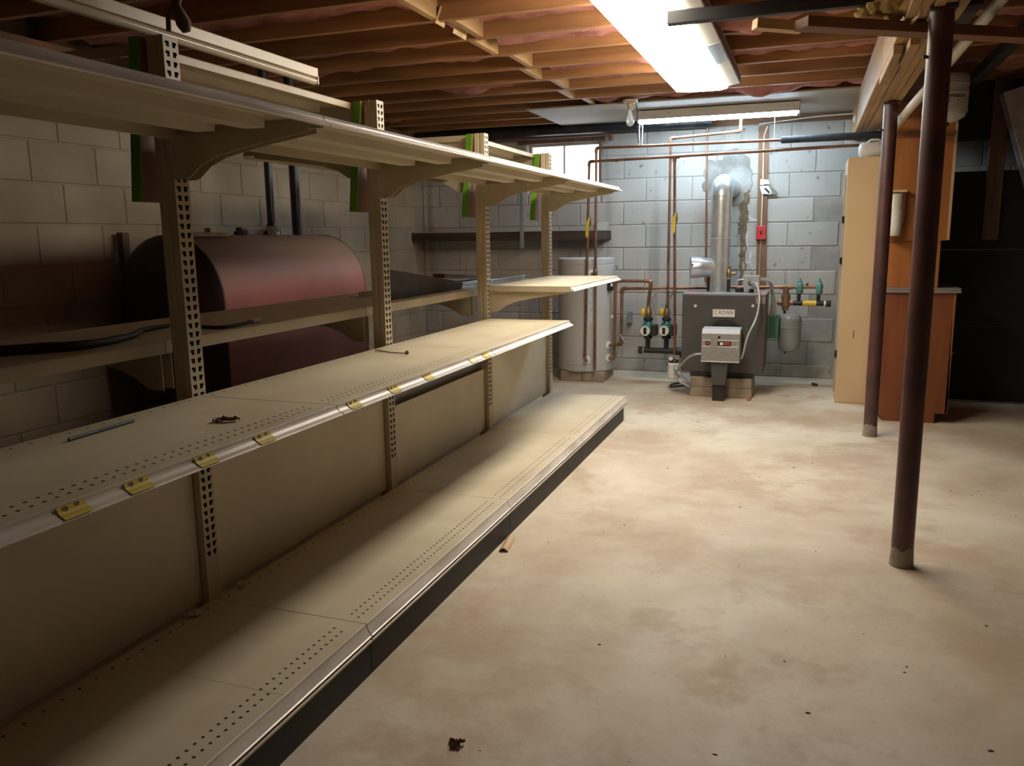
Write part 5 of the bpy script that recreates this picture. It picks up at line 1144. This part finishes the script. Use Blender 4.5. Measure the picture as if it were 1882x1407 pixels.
pts = [at(1692, 5, z=2.06), at(1690, 28, z=2.04), at(1672, 44, z=2.03), at(1652, 46, z=2.03)]
solo('paper_strip', MB().tube(pts, 0.006, 6, bend=0.08), 'kraft', 'torn tan strip looping under the yellow tuft', 'strip', pts[2]-Vector((0, 0, 0.006)), smooth=60)
a, b_ = at(1690, 128, z=2.10), at(1640, 196, z=2.10)
solo('black_duct', MB().box(0.485, 0.56, 3.6, 6.0, 2.10, 2.20), 'black', 'black rail running along the right side of the girder', 'rail', (0.52, 4.8, 2.10), bev=0.004)
solo('dark_rail', MB().box(0.90, 0.96, 2.6, 6.9, 2.20, 2.26), 'black', 'dark steel rail under the joists right of the white pipe', 'rail', (0.93, 4.8, 2.20), bev=0.003)
# ------------------------------------------------------------------ litter on the floor
p = at(836, 1370, z=0); q = leafmesh(p, 0.040, 11, 0.016); q2 = leafmesh(p+Vector((0.012, 0.008, 0.004)), 0.026, 14, 0.014); q.add(q2.v, q2.f)
solo('floor_leaf', q, 'leaf', 'crumpled brown leaf scrap on the concrete floor in the foreground', 'leaf', p)
pa, pb_ = at(924, 1014, z=0), at(938, 989, z=0)
d_ = (pb_-pa); s_ = Vector((d_.y, -d_.x, 0)).normalized()*0.028
vs = []
for t in (0, 1):
    for k in range(7): u = k/6; vs.append(pa+d_*t-s_*0.6+s_*1.4*u+Vector((0, 0, 0.002+0.014*math.sin(PI*u))))
mb = MB().add(vs+[v+Vector((0, 0, 0.0012)) for v in vs], [(k, k+1, k+8, k+7) for k in range(6)]+[(14+k, 14+k+1, 14+k+8, 14+k+7) for k in range(6)])
solo('card_strip', mb, 'edge', 'curled cream card strip on the floor beside the base shelf', 'paper', pa)
pts = [at(862, 1014, z=0.003), at(872, 1013, z=0.003), at(881, 1021, z=0.003), at(872, 1030, z=0.003), at(858, 1026, z=0.003)]
solo('paper_scrap', MB().sheet(pts[::-1], 0.0025), 'paper', 'flat pale paper scrap on the floor in the shadow of the base shelf', 'paper', pts[0])
p = at(1376, 736, z=0); q = leafmesh(p, 0.05, 21, 0.03); solo('pink_scrap', q, 'pink', 'small pink scrap on the floor at the foot of the boiler blocks', 'scrap', p)
p = at(1497, 709, z=0); q = leafmesh(p, 0.07, 25, 0.03); solo('black_scrap', q, 'rubber', 'black scrap on the floor near the back wall left of the beige cabinet', 'scrap', p)
mb = MB(); rnd = random.Random(4)
for k in range(170):
    x, y = rnd.uniform(-1.1, 1.6), rnd.uniform(1.5, 6.9)
    if k < 25: x, y = rnd.uniform(-2.0, 0.2), rnd.uniform(5.9, 6.9)
    s_ = rnd.choice((0.002, 0.0025, 0.003, 0.004, 0.006)); a_ = rnd.uniform(0, 6); el = rnd.uniform(0.4, 1)
    n_ = 6; mb.add([(x+s_*math.cos(a_+t*PI/3)*(1 if t % 3 else 1.5), y+s_*el*math.sin(a_+t*PI/3), 0.0006) for t in range(n_)]+[(x, y, 0.001+s_*0.3)], [(t, (t+1) % n_, n_) for t in range(n_)])
tag(build('grit', mb, 'speck'), 'dark grit and crumbs scattered over the concrete floor', 'litter', kind='stuff')
M['crackfill'] = mat('pale_crack_filler', (0.62, 0.55, 0.45), (0.5, 0.42, 0.33), 10, 0.9)
pts = [at(1150, 748, z=0), at(1220, 765, z=0), at(1300, 786, z=0), at(1400, 802, z=0), at(1430, 806, z=0)]
mb = MB()
for i in range(len(pts)-1):
    a, b_ = pts[i], pts[i+1]; s_ = Vector((-(b_-a).y, (b_-a).x, 0)).normalized()*0.005
    mb.add([a-s_, b_-s_, b_+s_, a+s_], [(0, 1, 2, 3)])
for v in mb.v: v.z = 0.0006
build('crack_filler', mb, 'crackfill', fl)
